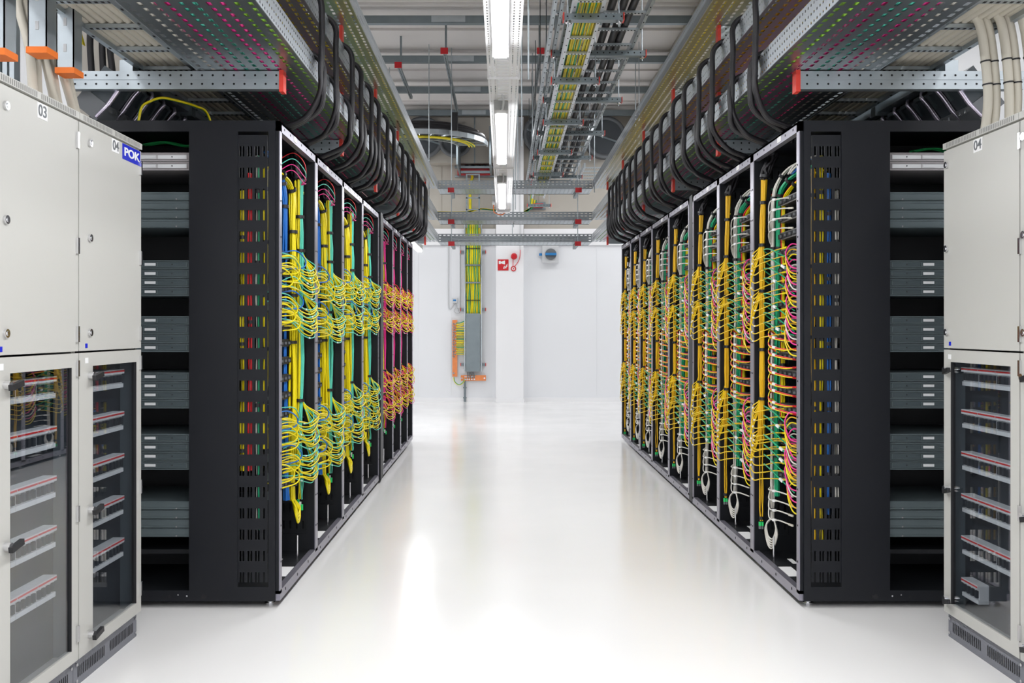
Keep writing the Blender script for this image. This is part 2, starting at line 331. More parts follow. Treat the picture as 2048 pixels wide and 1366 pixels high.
def module(loc, s, ln, i):
    if s not in MOD:
        t = thing('port_module', 'x', 'patch panel', (0, 0, 0)); h = .038
        B(0, s*.3, 0, ln, 0, h).build('housing', 'brown' if s > 0 else 'blackin', t)
        mb = B(-s*.002, 0, .03, .48, .007, .031)
        for k in range(6): mb.box(-s*.004, 0, .03+k*.075, .075+k*.075, .009, .029)
        mb.build('port_row', 'dark', t)
        mb = MB()
        for k in range(6): mb.box(-s*.012, -s*.003, .036+k*.075, .044+k*.075, .012, .024)
        mb.build('latch', 'grey', t)
        mb = B(-s*.01, 0, 0, .012, 0, h); mb.build('bracket', 'galvd', t)
        MOD.append(s); MOD.append(t)
        t.location = loc
    else: t = dup(MOD[MOD.index(s)+1], loc)
    t['label'] = f'dark patch panel stacked behind the cords of the {ORD[i]} {SD[s]}-hand rack'; t['group'] = f'patch panels in the {ORD[i]} {SD[s]}-hand rack'
rr = random.Random(3)
for i, (a, b) in enumerate(BAYL[-1]):
    # ---------------- left row: devices toward the near side, bundles at the far side
    W = b-a; near = i < 3; Yd = a+.10; ln = .44*(W/.82); pre = f'{ORD[i]} left-hand rack'
    for k in range(14):
        z = .47+k*.0885
        module((sx(-1, .085), Yd, z), -1, ln, i)
    yb = b-.10*(W/.82); yy = b-.23*(W/.82); yu = b-.33*(W/.82)
    pinkish = i > 3; main = 'pink' if pinkish else 'teal'; jz = rr.uniform(-.03, .03)
    top = zpx(355)+jz
    bundle('black_cable_sleeve', ['hose'], [(sx(-1, .10), yb, RT-.012), (sx(-1, .09), yb, RT-.12), (sx(-1, .075), yb, top)], .022, 7, .009, [.8], f'black sleeve feeding the {"pink" if pinkish else "teal"} bundle inside the {pre}', 'cable sleeve', seed=i)
    bundle('cable_bundle', [main]*8+['yel']*4, [(sx(-1, .075), yb, top), (sx(-1, .07), yb, zpx(446)), (sx(-1, .065), yb, zpx(512)), (sx(-1, .07), yb, zpx(590)), (sx(-1, .07), yb, zpx(700)), (sx(-1, .07), yb, zpx(800)), (sx(-1, .075), yb, zpx(860)), (sx(-1, .07), yb+.0, zpx(930))],
           .024 if not pinkish else .019, 14, .0056, [.14, .28, .48, .72, .9], f'{"magenta" if pinkish else "teal"} and yellow cable bundle with black ties in the {pre}', seed=10+i)
    bundle('cable_bundle', [main, 'yel'], [(sx(-1, .07), yb, zpx(925)), (sx(-1, .06), yb-.01, zpx(965)), (sx(-1, .06), yb-.02, zpx(990)+jz)], .012, 4, .0034, [.1], f'thin loose tail of cords with green plugs hanging in the {pre}', 'cable tail', seed=40+i)
    o = MB()
    for q in range(3): o.bar((sx(-1, .06)+.012*q-.012, yb-.02-.01*q, zpx(990)+jz-.012*q), (sx(-1, .06)+.012*q-.012, yb-.02-.01*q, zpx(990)+jz-.03-.012*q), .010, .010, q % 2)
    tag(o.build('fibre_plug', ['lgrn', 'label'], None, (sx(-1, .06), yb, zpx(1000)+jz)), f'green and white fibre plugs dangling low in the {pre}', 'plugs')
    if not pinkish:
        bundle('cable_bundle', ['yel'], [(sx(-1, .14), yu-.15, zpx(362)), (sx(-1, .10), yu-.05, zpx(368)), (sx(-1, .085), yy, zpx(388)), (sx(-1, .08), yy, zpx(440)), (sx(-1, .075), yy, zpx(560)), (sx(-1, .08), yy, zpx(670)), (sx(-1, .08), yy, zpx(760)), (sx(-1, .08), yy, zpx(880)), (sx(-1, .08), yy, zpx(990))],
               .025, 14, .0054, [.14, .25, .42, .55, .66, .98], f'thick yellow cable bundle with black ties in the {pre}', seed=20+i)
        lp = MB()
        for q in range(4):
            o_ = .012*q; zc = zpx(988)
            lp.tube(spline([(sx(-1, .08), yy-.014+o_*.3, zc), (sx(-1, .05), yy-.055, zc-.03-o_), (sx(-1, .045), yy-.02, zc-.075-o_*1.2), (sx(-1, .05), yy+.045, zc-.05-o_), (sx(-1, .075), yy+.012, zc)], 6), .0055, 6)
        tag(lp.build('cable_loop', 'yel', None, (sx(-1, .07), yy, zpx(1020))), f'yellow spare cable loop hanging under the yellow bundle of the {pre}', 'cable loop')
    if i < 3:
        bundle('cable_bundle', ['blu'], [(sx(-1, .15), yu-.12, zpx(330)), (sx(-1, .12), yu-.04, zpx(350)), (sx(-1, .10), yu+.0, zpx(400)), (sx(-1, .10), yu+.01, zpx(480)), (sx(-1, .11), yu+.02, zpx(700)), (sx(-1, .10), yu+.02, zpx(900)), (sx(-1, .09), yu+.03, zpx(985))],
               .021, 9, .0055, [.3, .42, .95], f'blue cable bundle beside the yellow one in the {pre}', seed=30+i)
    for q, cc in enumerate(['redc', 'teal', 'pink', 'pink']):     # thin arcs at the top
        cord(cc, [(sx(-1, .12), yu-.1+.02*q, zpx(348+8*q)), (sx(-1, .06), yu+.02, zpx(322+11*q)), (sx(-1, .03), yy+.04, zpx(330+14*q)), (sx(-1, .03), yb-.03, zpx(352+6*q)), (sx(-1, .06), yb-.01, zpx(372))], .0026,
             f'thin {dict(redc="red", teal="teal", pink="pink")[cc]} fibre arcing over the top of the {pre}', f'{cc} fibre arcs in the {pre}', near, n=6)
    zs = [(512, 'upper'), (588, 'second'), (806, 'third'), (872, 'lowest')] if not pinkish else [(500, 'upper'), (588, 'second'), (800, 'third'), (880, 'lowest')]
    for zi, (pz, nm) in enumerate(zs):
        nn = 13 if i < 2 else 10
        if i == 1: pz += 14
        for k in range(nn):
            z0 = zpx(pz); t = k/(nn-1); drop = .05+.15*t; cc = (main if k % 3 == 0 else 'yel')
            bx = sx(-1, .004+rr.uniform(-.03, .012)); by = b-.045+rr.uniform(-.02, .012)
            yd = Yd+rr.uniform(.05, .42)*W/.82; zd = z0-.02-.17*t+rr.uniform(-.03, .03)
            P = [(sx(-1, .07), yb, z0+.05), (sx(-1, .045), yb+.03, z0-.01-.03*t), (bx, by, z0-drop), (sx(-1, .0)+rr.uniform(0, .015), yb-.06, z0-drop-.035), (sx(-1, .02), yy-.03+rr.uniform(-.03, .03), z0-drop-.03+.02*t+rr.uniform(-.012, .012)),
                 (sx(-1, .035), (yy+yd)/2-.06, (z0-drop+zd)/2+.012+rr.uniform(-.02, .02)), (sx(-1, .09), yd-.06, zd)]
            cord(cc, P, .0037 if cc == 'yel' else .0031, f'{"yellow" if cc == "yel" else ("magenta" if pinkish else "teal")} patch cord in the {nm} sheaf of the {pre}', f'{cc} cords, {nm} sheaf, {pre}', near, rr.uniform(.45, .72) if k % 3 == 0 else None)
        # tight yellow curls close to the panels
        for k in range(4 if i < 4 else 2):
            yd = Yd+rr.uniform(.0, .3)*W/.82; zc = zpx(pz)-.03-.035*k
            P = [(sx(-1, .085), yd, zc+.02), (sx(-1, .02), yd+.03, zc+.03), (sx(-1, -.01), yd+.10, zc-.01), (sx(-1, .0), yd+.09, zc-.05), (sx(-1, .05), yd+.0, zc-.06)]
            cord('yel' if k % 4 else 'redc' if pinkish else 'blu', P, .0037, f'tightly curled {"yellow" if k % 4 else "coloured"} cord close to the panels of the {pre}', f'curled cords of the {pre}', near and i < 2)
for i, (a, b) in enumerate(BAYL[1]):
    # ---------------- right row
    W = (b-a)/.796; near = i < 2; Yd = a+.12*W; ln = .44*W; pre = f'{ORD[i]} right-hand rack'
    for k in range(17): module((sx(1, .085), Yd, .50+k*.0875), 1, ln, i)
    ya = b-.075*W; yw = b-.15*W; yr = b-.175*W; yc = b-.20*W
    X = lambda o: sx(1, o)
    tp = rr.uniform(-.03, .03)
    bundle('black_cable_sleeve', ['hose'], [(X(.10), ya, RT-.012), (X(.06), ya, RT-.09), (X(.045), ya, zpx(358)+tp)], .022, 6, .009, [.9], f'black sleeve feeding the amber bundle inside the {pre}', 'cable sleeve', seed=50+i)
    bundle('cable_bundle', ['amb'], [(X(.045), ya, zpx(358)+tp), (X(.04), ya, zpx(415)), (X(.035), ya, zpx(482)), (X(.035), ya, zpx(540)), (X(.035), ya, zpx(590)), (X(.035), ya, zpx(650)), (X(.035), ya, zpx(735)), (X(.035), ya, zpx(797)), (X(.03), ya, zpx(835)), (X(.03), ya, zpx(880))],
           .017, 12, .0044, [.11, .24, .44, .62, .78], f'amber fibre bundle with black ties in the {pre}', seed=60+i)
    bundle('cable_bundle', ['amb'], [(X(.03), ya, zpx(880)), (X(.03), ya+.008, zpx(940)), (X(.03), ya+.0, zpx(1000)), (X(.028), ya-.005, zpx(1040)-.02*i)], .010, 4, .0032, [.96], f'thin amber tail hanging low in the {pre}', 'cable tail', seed=64+i)
    mb = MB()
    for q in range(2): mb.bar((X(.02+.014*q), ya-.005, zpx(1042)-.02*i), (X(.02+.014*q), ya-.005, zpx(1050)-.02*i), .010, .010, 0); mb.bar((X(.02+.014*q), ya-.005, zpx(1050)-.02*i), (X(.02+.014*q), ya-.005, zpx(1056)-.02*i), .009, .009, 1)
    tag(mb.build('fibre_plug', ['lgrn', 'grey'], None, (X(.02), ya, zpx(1056)-.02*i)), f'pair of green fibre plugs on the amber tail of the {pre}', 'plugs')
    bundle('cable_bundle', ['wht'], [(X(.20), yr-.22, zpx(338)), (X(.13), yw-.10, zpx(348)), (X(.09), yw-.02, zpx(372)), (X(.072), yw, zpx(410)), (X(.07), yw, zpx(500)), (X(.075), yw, zpx(620)), (X(.068), yw, zpx(760)), (X(.072), yw, zpx(880)), (X(.07), yw, zpx(965)), (X(.068), yw-.0, zpx(1030))],
           .014, 8, .0044, [.18, .33, .45, .98], f'white cable bundle bent over at the top of the {pre}', seed=70+i)
    lp = MB()
    for q in range(5):
        zc = zpx(1028); e = .006*q
        lp.tube(spline([(X(.066), yw, zc), (X(.045), yw+.03+e, zc-.04-e), (X(.05), yw+.02, zc-.10-e*2), (X(.06), yw-.03, zc-.105-e*2), (X(.07), yw-.05-e, zc-.05-e), (X(.07), yw-.01, zc)], 6), .0044, 6)
    tag(lp.build('cable_loop', 'wht', None, (X(.06), yw, zpx(1075))), f'white spare cable loops hanging at the bottom of the {pre}', 'cable loop')
    bundle('cable_bundle', ['grn'], [(X(.22), yr-.25, zpx(352)), (X(.15), yr-.13, zpx(362)), (X(.11), yw-.06, zpx(380)), (X(.098), yw-.01, zpx(410)), (X(.095), yw-.01, zpx(500)), (X(.09), yw-.01, zpx(640)), (X(.09), yw-.01, zpx(800)), (X(.085), yw-.01, zpx(920)), (X(.085), yw-.01, zpx(985)+.04*(i % 3))],
           .018, 11, .0046, [.2, .34, .5, .62, .86], f'green cable bundle beside the white one in the {pre}', seed=80+i)
    bundle('cable_bundle', ['redc']*3+['yel']*5, [(X(.24), yr-.26, zpx(365)), (X(.17), yr-.14, zpx(372)), (X(.13), yr-.04, zpx(392)), (X(.118), yr, zpx(420)), (X(.115), yr, zpx(500)), (X(.115), yr, zpx(600)), (X(.115), yr, zpx(700)), (X(.112), yr, zpx(790)), (X(.11), yr, zpx(828))],
           .016, 9, .0046, [.18, .36, .6, .8, .93], f'red and yellow cable bundle next to the panels of the {pre}', seed=90+i, ph0=1.0)
    bundle('cable_bundle', ['blu', 'wht'], [(X(.20), yr-.28, zpx(340)), (X(.15), yr-.18, zpx(345)), (X(.12), yr-.12, zpx(362))], .018, 7, .005, [.3], f'short blue and white tuft at the top of the {pre}', seed=95+i)
    # fans of amber cords
    for nm, pz in (('upper', 508), ('second', 592), ('third', 806), ('lowest', 868)):
        pz += rr.uniform(-4, 4)
        for k in range(6):
            t = k/5; z0 = zpx(pz)+.02-.01*k; ze = z0-.05-.155*t
            P = [(X(.03), ya, z0+.05), (X(.02), ya+.012, z0-.0), (X(-.006-.012*t), b-.03-.01*(1-t), z0-.03-.12*t), (X(-.004-.008*t), ya+.012, ze-.012), (X(.015), ya-.07*W, ze+rr.uniform(-.006, .008)), (X(.05), yc-.05*W, ze+.022), (X(.08), yc-.13*W, ze+.03)]
            cord('cord', P, .0031, f'amber patch cord in the {nm} fan of the {pre}', f'amber cords, {nm} fan, {pre}', i < 3, rr.uniform(.35, .55), 'yel')
        for k in range(4):
            ze = zpx(pz)-.05-.05*k
            P = [(X(.07), yw, ze+.01), (X(.02), yw-.01, ze+.05), (X(.01), yc-.10*W, ze+.045), (X(.03), yc-.2*W, ze+.012), (X(.08), yc-.28*W, ze-.03+rr.uniform(-.02, .02))]
            cord('grn', P, .0034, f'green patch cord, {nm} field of the {pre}', f'green cords, {nm} field, {pre}', i < 2, rr.uniform(.6, .85) if k % 2 else None)
        for k in range(8):                                           # curls of pink, amber and white at the near side
            cc = ('pink', 'amb', 'yel', 'pink', 'wht')[k % 5]; ze = zpx(pz)-.03-.026*k; y_ = a+.13*W+rr.uniform(0, .05)
            P = [(X(.09), y_+.09, ze+.02), (X(.05), y_+.11, ze+.03), (X(.02), y_+.10, ze-.01), (X(.012), y_+.05, ze-.055), (X(.015), y_-.01, ze-.09), (X(.05), y_-.04, ze-.10)]
            cord(cc, P, .0036, f'{dict(pink="pink", amb="amber", yel="yellow", wht="white")[cc]} cord curling in the {nm} field of the {pre}', f'{cc} curls, {nm} field, {pre}', i < 1)
    for k in range(9):                                                # red and yellow cords to the panels
        zb = zpx([676, 690, 709, 724, 743, 760, 777, 795, 810][k]); cc = 'redc'
        for q, cc in enumerate(('redc', 'yel')):
            P = [(X(.105), yr, zb+.03*(k % 2)+.0), (X(.05), yr+.0, zb+.035+.008*q), (X(.025), yr-.07*W, zb+.012*(1-k % 2)-.006*q), (X(.06), yr-.2*W, zb-.005-.01*(k % 2)-.006*q), (X(.085), yr-.3*W, zb-.012)]
            cord(cc, P, .0033, f'{"red" if q == 0 else "yellow"} patch cord in the middle field of the {pre}', f'{cc} cords, middle field, {pre}', i < 1, .62 if q == 0 else None, 'redc')
    for nm, zs in (('top', (418, 437, 455, 474)), ('bottom', (972, 990, 1008, 1026))):
        for k, pz in enumerate(zs):
            ze = zpx(pz); st = zpx(498 if nm == 'top' else 966)
            P = [(X(.07), yw, st+.0), (X(.05), yw-.01, (st+ze)/2), (X(.03), yr-.05*W, ze+.008), (X(.05), yr-.16*W, ze+.016), (X(.085), yr-.24*W, ze+.01)]
            cord('wht', P, .0038, f'white patch cord in the {nm} field of the {pre}', f'white cords, {nm} field, {pre}', i < 2, .66, 'cream')
mb = MB(); mats = []
for kx, (c_, q) in enumerate(MASS.items()):
    off = len(mb.v); mb.v += q.v; mb.f += [tuple(j+off for j in f) for f in q.f]; mb.m += [kx]*len(q.f); mb.sm += q.sm; mats.append(c_)
o = mb.build('cable_tangle', mats); tag(o, 'tangle of small coloured patch cords in the farther racks of both rows', 'patch cords'); o['kind'] = 'stuff'
# vertical cables behind the slotted strips
for s, cols in ((-1, [('yel', 'yellow'), ('wht', 'white'), ('redc', 'red'), ('yel', 'yellow')]), (1, [('amb', 'amber'), ('yel', 'yellow'), ('blu', 'blue'), ('wht', 'white')])):
    for k, (c_, nm) in enumerate(cols):
        xo = .072+k*.034; zt = [2.0, 2.06, 1.98, 1.9][k]; zb = [.72, .35, .62, .62][k] if s < 0 else [.30, .3, .42, .5][k]
        bundle('cable_bundle', [c_] if not (s < 0 and k == 1) else ['grn', 'wht'], [(sx(s, xo), D0+.02, zt)]+[(sx(s, xo+R(-.004, .004)), D0+.016, zt+(zb-zt)*q/6) for q in range(1, 7)], .013, 4, .0052, [.08+.19*q+.03*k for q in range(5)],
               f'{nm if not (s < 0 and k == 1) else "white and green"} cables behind slots of the {SD[s]} end panel, {["closest to", "second from", "third from", "farthest from"][k]} the aisle', seed=100+k)
# ------------------------------------------------------------------ trays over the racks
HS = [1.875, 1.46, 1.17]; XE = {-1: -.885, 1: 1.197}; YS, YE = 1.2, 12.65; TN = ['top', 'middle', 'bottom']
TC = [['yel', 'yel', 'wht', 'yel'], ['amb', 'yel', 'amb', 'yel'], ['lime', 'pink', 'teal', 'pink', 'wht']]
TL = [['yel', 'wht', 'yel', 'wht'], ['yel', 'yel', 'teal', 'yel'], ['lime', 'pink', 'teal', 'pink', 'wht']]
CN = dict(yel='yellow', wht='white', amb='amber', lime='lime green', pink='pink', teal='teal')
for s in (-1, 1):
    for lv, H in enumerate(HS):
        z = EYE+H; x0 = XE[s]; x1 = x0+s*.5; yE = 12.40+.05*lv
        t = thing('cable_tray', f'{TN[lv]} perforated cable tray of the three stacked over the {SD[s]}-hand racks', 'cable tray', (x0+s*.25, 7, z))
        L = yE-YS; n = int(L/.06)
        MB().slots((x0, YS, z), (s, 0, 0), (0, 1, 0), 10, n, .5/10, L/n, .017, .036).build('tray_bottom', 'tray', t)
        for xx, dd in ((x0, -s), (x1, s)):
            n2 = int(L/.034)
            mb = MB().slots((xx, YS, z), (0, 1, 0), (0, 0, 1), n2, 3, L/n2, .035, .010, .010)
            mb.box(xx, xx-dd*.012, YS, yE, z+.105, z+.108).box(xx-.0, xx+dd*.004, YS, yE, z-.002, z+.004)
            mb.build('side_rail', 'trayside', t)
        cs = TC[lv] if s > 0 else TL[lv]
        for k in range(0, len(cs)*4, 2 if lv == 0 else 1):
            c_ = cs[k//4]; xx = x0+s*(.03+.44*(k+.5)/(len(cs)*4)); P = [(xx+R(-.008, .008), YS+.1+q*(yE-YS-.3)/9, z+.012+R(0, .004)) for q in range(10)]
            o = MB().tube(spline(P, 3), .012, 5).build('tray_cable', c_, None, P[0])
            tag(o, f'{CN[c_]} cable lying in the {TN[lv]} tray over the {SD[s]}-hand racks', 'cable', f'{CN[c_]} cables in the {TN[lv]} {SD[s]} tray')
for lv, H in enumerate(HS):               # the cross trays at the far end
    z = EYE+H; t = thing('cross_cable_tray', f'{TN[lv]} of the three galvanised trays crossing the aisle at the far end', 'cable tray', (.15, 12.65, z))
    x0, x1 = XE[-1]+.002, XE[1]-.002; n = int((x1-x0)/.055); ya, yb = (12.405+.05*lv, 12.9+.05*lv)
    MB().slots((x0, ya, z), (1, 0, 0), (0, 1, 0), n, 12, (x1-x0)/n, (yb-ya)/12, .02, .008).build('tray_bottom', 'galv', t)
    for yy in (ya, yb): MB().slots((x0, yy, z), (1, 0, 0), (0, 0, 1), n, 3, (x1-x0)/n, .036, .03, .011).box(x0, x1, yy-.004, yy+.004, z+.106, z+.110).box(x0, x1, yy-.004, yy+.004, z-.004, z).build('side_rail', 'trayend', t)
    for q, x in enumerate((-.70, 1.0)):
        t = thing('strut_channel', f'short strut with red end cap under the {TN[lv]} cross tray, {("left", "right")[q]} side', 'strut', (x, ya-.08, z-.05))
        mb = B(x-.02, x+.02, ya-.08, yb+.1, z-.05, z-.006); mb.build('channel', 'galvd', t)
        B(x-.042, x+.042, ya-.09, ya-.08, z-.062, z+.0).build('end_cap', 'redb', t)
    if lv == 2:
        for q, x in enumerate((-.70, 1.0)):
            for yy in (ya-.05,):
                tag(MB().cyl((x, yy, z-.04), (x, yy, CZ), .006, 8).build('threaded_rod', 'galv', None, (x, yy, z)), f'long threaded rod holding the cross trays, {("left", "right")[q]} side', 'rod')
# bracket arms with red end caps
def holes(mb, x0, x1, y, z, pitch, r, m):
    x = x0+pitch/2
    while x < x1:
        mb.add([(x+r*math.cos(a*math.pi/4), y, z+r*math.sin(a*math.pi/4)) for a in range(8)], [tuple(range(8))], m); x += pitch
for s in (-1, 1):
    xa = XF[s]-s*.005; xb = XE[s]+s*.86+(s*.23 if s < 0 else s*.3)
    for k in range(6):
        D = 4.19+1.53*k
        for lv, H in enumerate(HS):
            z1 = EYE+H-.004; z0 = z1-.082
            if k == 0 and lv < 2: continue
            t = thing('bracket_arm', f'double strut bracket arm, red cap, under the {TN[lv]} {SD[s]}-hand tray, {ORD[k] if k < 5 else "last"} one', 'bracket', (xa, D, z0))
            lo, hi = min(xa, xb), max(xa, xb)
            mb = B(lo, hi, D, D+.04, z0+.006, z0+.038).box(lo, hi, D, D+.04, z0+.044, z1).box(lo, hi, D-.003, D+.04, z0, z0+.006).box(lo, hi, D+.004, D+.04, z0+.036, z0+.046)
            if k < 3:
                holes(mb, lo+.01, hi, D-.0008, z0+.024, .048, .0052, 1); holes(mb, lo+.01, hi, D-.0008, z0+.063, .048, .0052, 1)
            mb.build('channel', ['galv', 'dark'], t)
            B(xa-s*.018, xa+s*.002, D-.008, D+.046, z0-.012, z1+.004).build('end_cap', 'red', t)
        px = xb
        if k == 0: continue
        t = thing('support_post', f'vertical galvanised post carrying the {SD[s]}-hand bracket arms, {ORD[k] if k < 5 else "last"} along the row', 'post', (px, D+.02, EYE+1.15))
        mb = B(px-.035, px-.03, D-.02, D+.06, EYE+1.165, CZ).box(px+.03, px+.035, D-.02, D+.06, EYE+1.165, CZ).box(px-.035, px+.035, D+.05, D+.06, EYE+1.165, CZ); mb.build('channel', 'galv', t)
        B(px-.04, px+.04, D-.025, D+.065, EYE+1.145, EYE+1.17).build('end_cap', 'orange', t)
# ------------------------------------------------------------------ black sleeves from the trays down to the racks
hr_ = random.Random(11)
for s in (-1, 1):
    for i, (a, b) in enumerate(BAYL[s]):
        for k in range(4):
            lvl = 1 if k % 2 == 0 else 2; H = HS[lvl]; y = a+(b-a)*(.10, .16, .58, .66)[k]+hr_.uniform(-.03, .03); xe = XE[s]; yy = y+hr_.uniform(.04, .12); dy = hr_.uniform(-.02, .02)
            bow = .03+hr_.uniform(0, .02)
            P = [(xe+s*.16, y-.04, EYE+H+.09), (xe+s*.04, y-.01, EYE+H+.125), (xe-s*bow*.8, y, EYE+H+.075), (xe-s*bow, y+dy, EYE+H-.05)]
            if lvl == 1: P += [(xe-s*(bow-.005), y+.02, EYE+1.22), (xe-s*(bow-.012), y+.03, EYE+1.10), (xe+s*.05, yy, EYE+1.0)]
            else: P += [(xe+s*.0, y+.05, EYE+1.03)]
            P += [(xe+s*.16, yy+.05, EYE+.965), (xe+s*.215, yy+.10, RT+.0), (xe+s*.22, yy+.11, RT-.03)]
            mb = MB(); S = spline(P, 6)
            o = mb.tube(S, .0145, 10).build('black_cable_sleeve', 'hose', None, P[-1])
            wh = ['first', 'second', 'third', 'last'][k]
            tag(o, f'thick black sleeve from {TN[lvl]} tray to {ORD[i]} {SD[s]}-hand rack, {wh} of four', 'cable sleeve')
            if i < 5:
                S2 = [(p[0]-s*.004, p[1]-.023, p[2]-.004) for p in S]
                o = MB().tube(S2, .0095, 8).build('black_cable_sleeve', 'hose', None, P[-1])
                tag(o, f'thinner black sleeve beside the {wh} thick one over the {ORD[i]} {SD[s]}-hand rack', 'cable sleeve')
# ------------------------------------------------------------------ ladders with cables behind the trays, and tap-off units
def ladder(name, label, x0, x1, z, y0, y1, pitch, rail=.045, parent=None, rm='galv', rungw=.03):
    t = thing(name, label, 'cable ladder', ((x0+x1)/2, y0, z))
    for x in (x0, x1):
        mb = B(x-.012, x+.012, y0, y1, z, z+rail*1.4); y = y0+.05
        while y < y1 and rail > .03: mb.box(x-.004, x+.004, y, y+.02, z-.001, z, 1); y += .16
        mb.build('side_rail', [rm, 'dark'], t)
    y = y0+.1
    while y < y1:
        mb = B(x0, x1, y, y+rungw, z+.004, z+.02); x = x0+.025
        while x < x1-.02: mb.box(x, x+.012, y+.006, y+rungw-.006, z+.0035, z+.004, 1); x += .025
        mb.build('rung', [rm, 'dark'], t); y += pitch
    return t
for s in (-1, 1):
    x0 = 1.745 if s > 0 else -1.435; x1 = x0+s*.25; z = EYE+1.2
    ladder('cable_ladder', f'galvanised ladder of cream cables beside the {SD[s]}-hand perforated trays', min(x0, x1), max(x0, x1), z, 1.5, 11, .3)
    for k in range(7):
        xx = x0+s*(.035+.034*k); P = [(xx+R(-.003, .003), 1.6+q*1.15, z+.035) for q in range(9)]
        tag(MB().tube(spline(P, 3), .0155, 8).build('cream_cable', 'cream', None, P[0]), f'straight cream cable lying on the ladder beside the {SD[s]}-hand trays', 'cable', f'cream cables on the {SD[s]} ladder')
    # slotted channel and black tap-off units over the rack tops
    xc = x1+s*.045 if s < 0 else x1+.06; zc = EYE+1.17
    t = thing('busbar_channel', f'long galvanised busbar channel above the tap-off units, {SD[s]} side', 'busbar', (xc, 4.2, zc))
    mb = B(xc-.03, xc+.03, 4.24, 10.5, zc, zc+.06); mb.build('channel', 'galv', t)
    mb = MB()
    for k in range(6): mb.box(xc-.045, xc+.045, 4.3+k*.7, 4.36+k*.7, zc-.02, zc+.08)
    mb.build('clamp', 'galvd', t)
    mb = B(xc+s*.03, xc+s*.22, 4.5, 10.5, zc+.0, zc+.05).build('busbar', 'blackin', t)
    proto = None
    for k in range(16):
        y = 4.30+.155*k; xq = xc+s*.10; zq = EYE+.985
        lab = f'black tap-off box with silver clamp over the {SD[s]} racks, {ORD[k]} one' if k < 8 else f'black tap-off box far back over the {SD[s]} racks'
        if proto is None:
            g = s
            t = thing('tap_off_unit', lab, 'power connector', (xq, y, zq))
            mb = MB().bar((xq-g*.05, y, zq+.185), (xq+g*.045, y, zq+.06), .115, .13, up=(0, 1, 0)); mb.build('housing', 'conn', t)
            MB().bar((xq+g*.03, y, zq+.075), (xq+g*.085, y, zq+.005), .135, .145, up=(0, 1, 0)).build('collar', 'grey', t)
            P = [(xq-g*.10, y-.062, zq+.175), (xq-g*.103, y-.066, zq+.15), (xq-g*.07, y-.068, zq+.108), (xq-g*.03, y-.068, zq+.05), (xq-g*.012, y-.075, zq+.025), (xq+g*.03, y-.078, zq-.02)]
            MB().tube(spline(P, 3), [.008]*3+[.0115]*8+[.009]*5, 8).build('silver_clamp', 'sil', t)
            mb = MB().bar((xq-g*.098, y-.045, zq+.150), (xq-g*.098, y+.02, zq+.150), .012, .02).bar((xq-g*.098, y+.02, zq+.150), (xq-g*.05, y+.035, zq+.085), .014, .02); mb.build('grip', 'slate', t)
            for q in range(2): B(xq-g*.022, xq-g*.012, y-.03+.05*q, y-.018+.05*q, zq+.01, zq+.026).build('clip', 'chrome', t)
            proto = t
        else: dup(proto, (xq, y, zq), lab, None if k < 8 else f'far tap-off boxes, {SD[s]} side')
t = bundle('earth_cable', ['yel', 'grn'], [PT(276, 249, 4.3), PT(283, 215, 4.3), PT(300, 203, 4.3), PT(325, 196, 4.32), PT(360, 203, 4.36), PT(392, 213, 4.42), PT(414, 226, 4.5), PT(430, 271, 4.55)], .003, 2, .006, [], 'curved yellow and green earth wire over the left rack top', 'earth wire', seed=5)
for s, p in ((-1, (350, 290, 4.6)), (1, (1885, 303, 4.6))):
    x, y, z = PT(*p)
    bundle('cable_bundle', ['lgrn'], [(x-.15, y, z+.0), (x-.05, y, z+.012), (x+.05, y, z-.005), (x+.13, y, z)], .02, 6, .004, [], f'loose bright green cables inside the top of the {SD[s]} end opening', seed=6)
# ------------------------------------------------------------------ cream cables down to the cabinets
CX = {-1: -1.496, 1: 1.818}; CD = 3.822; CW = .565
for k in range(6):
    e = .032*k
    e = PT(30+12*k, -60, 3.62+.03*k); f_ = PT(58+13*k, 95, 3.52+.035*k)
    P = [e, ((e[0]+f_[0])/2-.012, (e[1]+f_[1])/2, (e[2]+f_[2])/2), f_, (-1.68-.02*(k % 2), 3.30+.075*k, EYE+.87), (-1.65-.02*(k % 2), 3.26+.085*k, EYE+.755)]
    tag(MB().tube(spline(P, 6), .0165, 10).build('cream_cable', 'cream', None, P[-1]), f'cream cable slanting down onto the left cabinets, {["first", "second", "third", "fourth", "fifth", "last"][k]} counted from the near end', 'cable')
for k in range(7):
    xk = 1.905+.034*k; yk = 3.66+.02*(k % 2)-.015*k
    P = [(xk+R(-.01, .02), yk, EYE+.72), (xk+.012, yk, EYE+.90), (xk-.0, yk+.0, EYE+1.08), (xk-.02, yk, EYE+1.20), (xk-.055+.02*(k > 4), yk-.0, EYE+1.285), (xk-.04, yk-.10, EYE+1.35), (xk+.06, yk-.35, EYE+1.40), (xk+.12, yk-.7, EYE+1.42)]
    S = spline(P, 6); t = thing('cream_cable', f'thick cream cable arching down onto the right cabinet, {["first", "second", "third", "fourth", "fifth", "sixth", "last"][k]} from the aisle', 'cable', P[0])
    MB().tube(S, .0175, 10).build('cable_body', 'cream', t)
    for q in (8, 11): MB().tube([S[q], Vector(S[q])+(Vector(S[q+1])-Vector(S[q])).normalized()*.006], .0195, 10).build('cable_tie', 'tie', t)
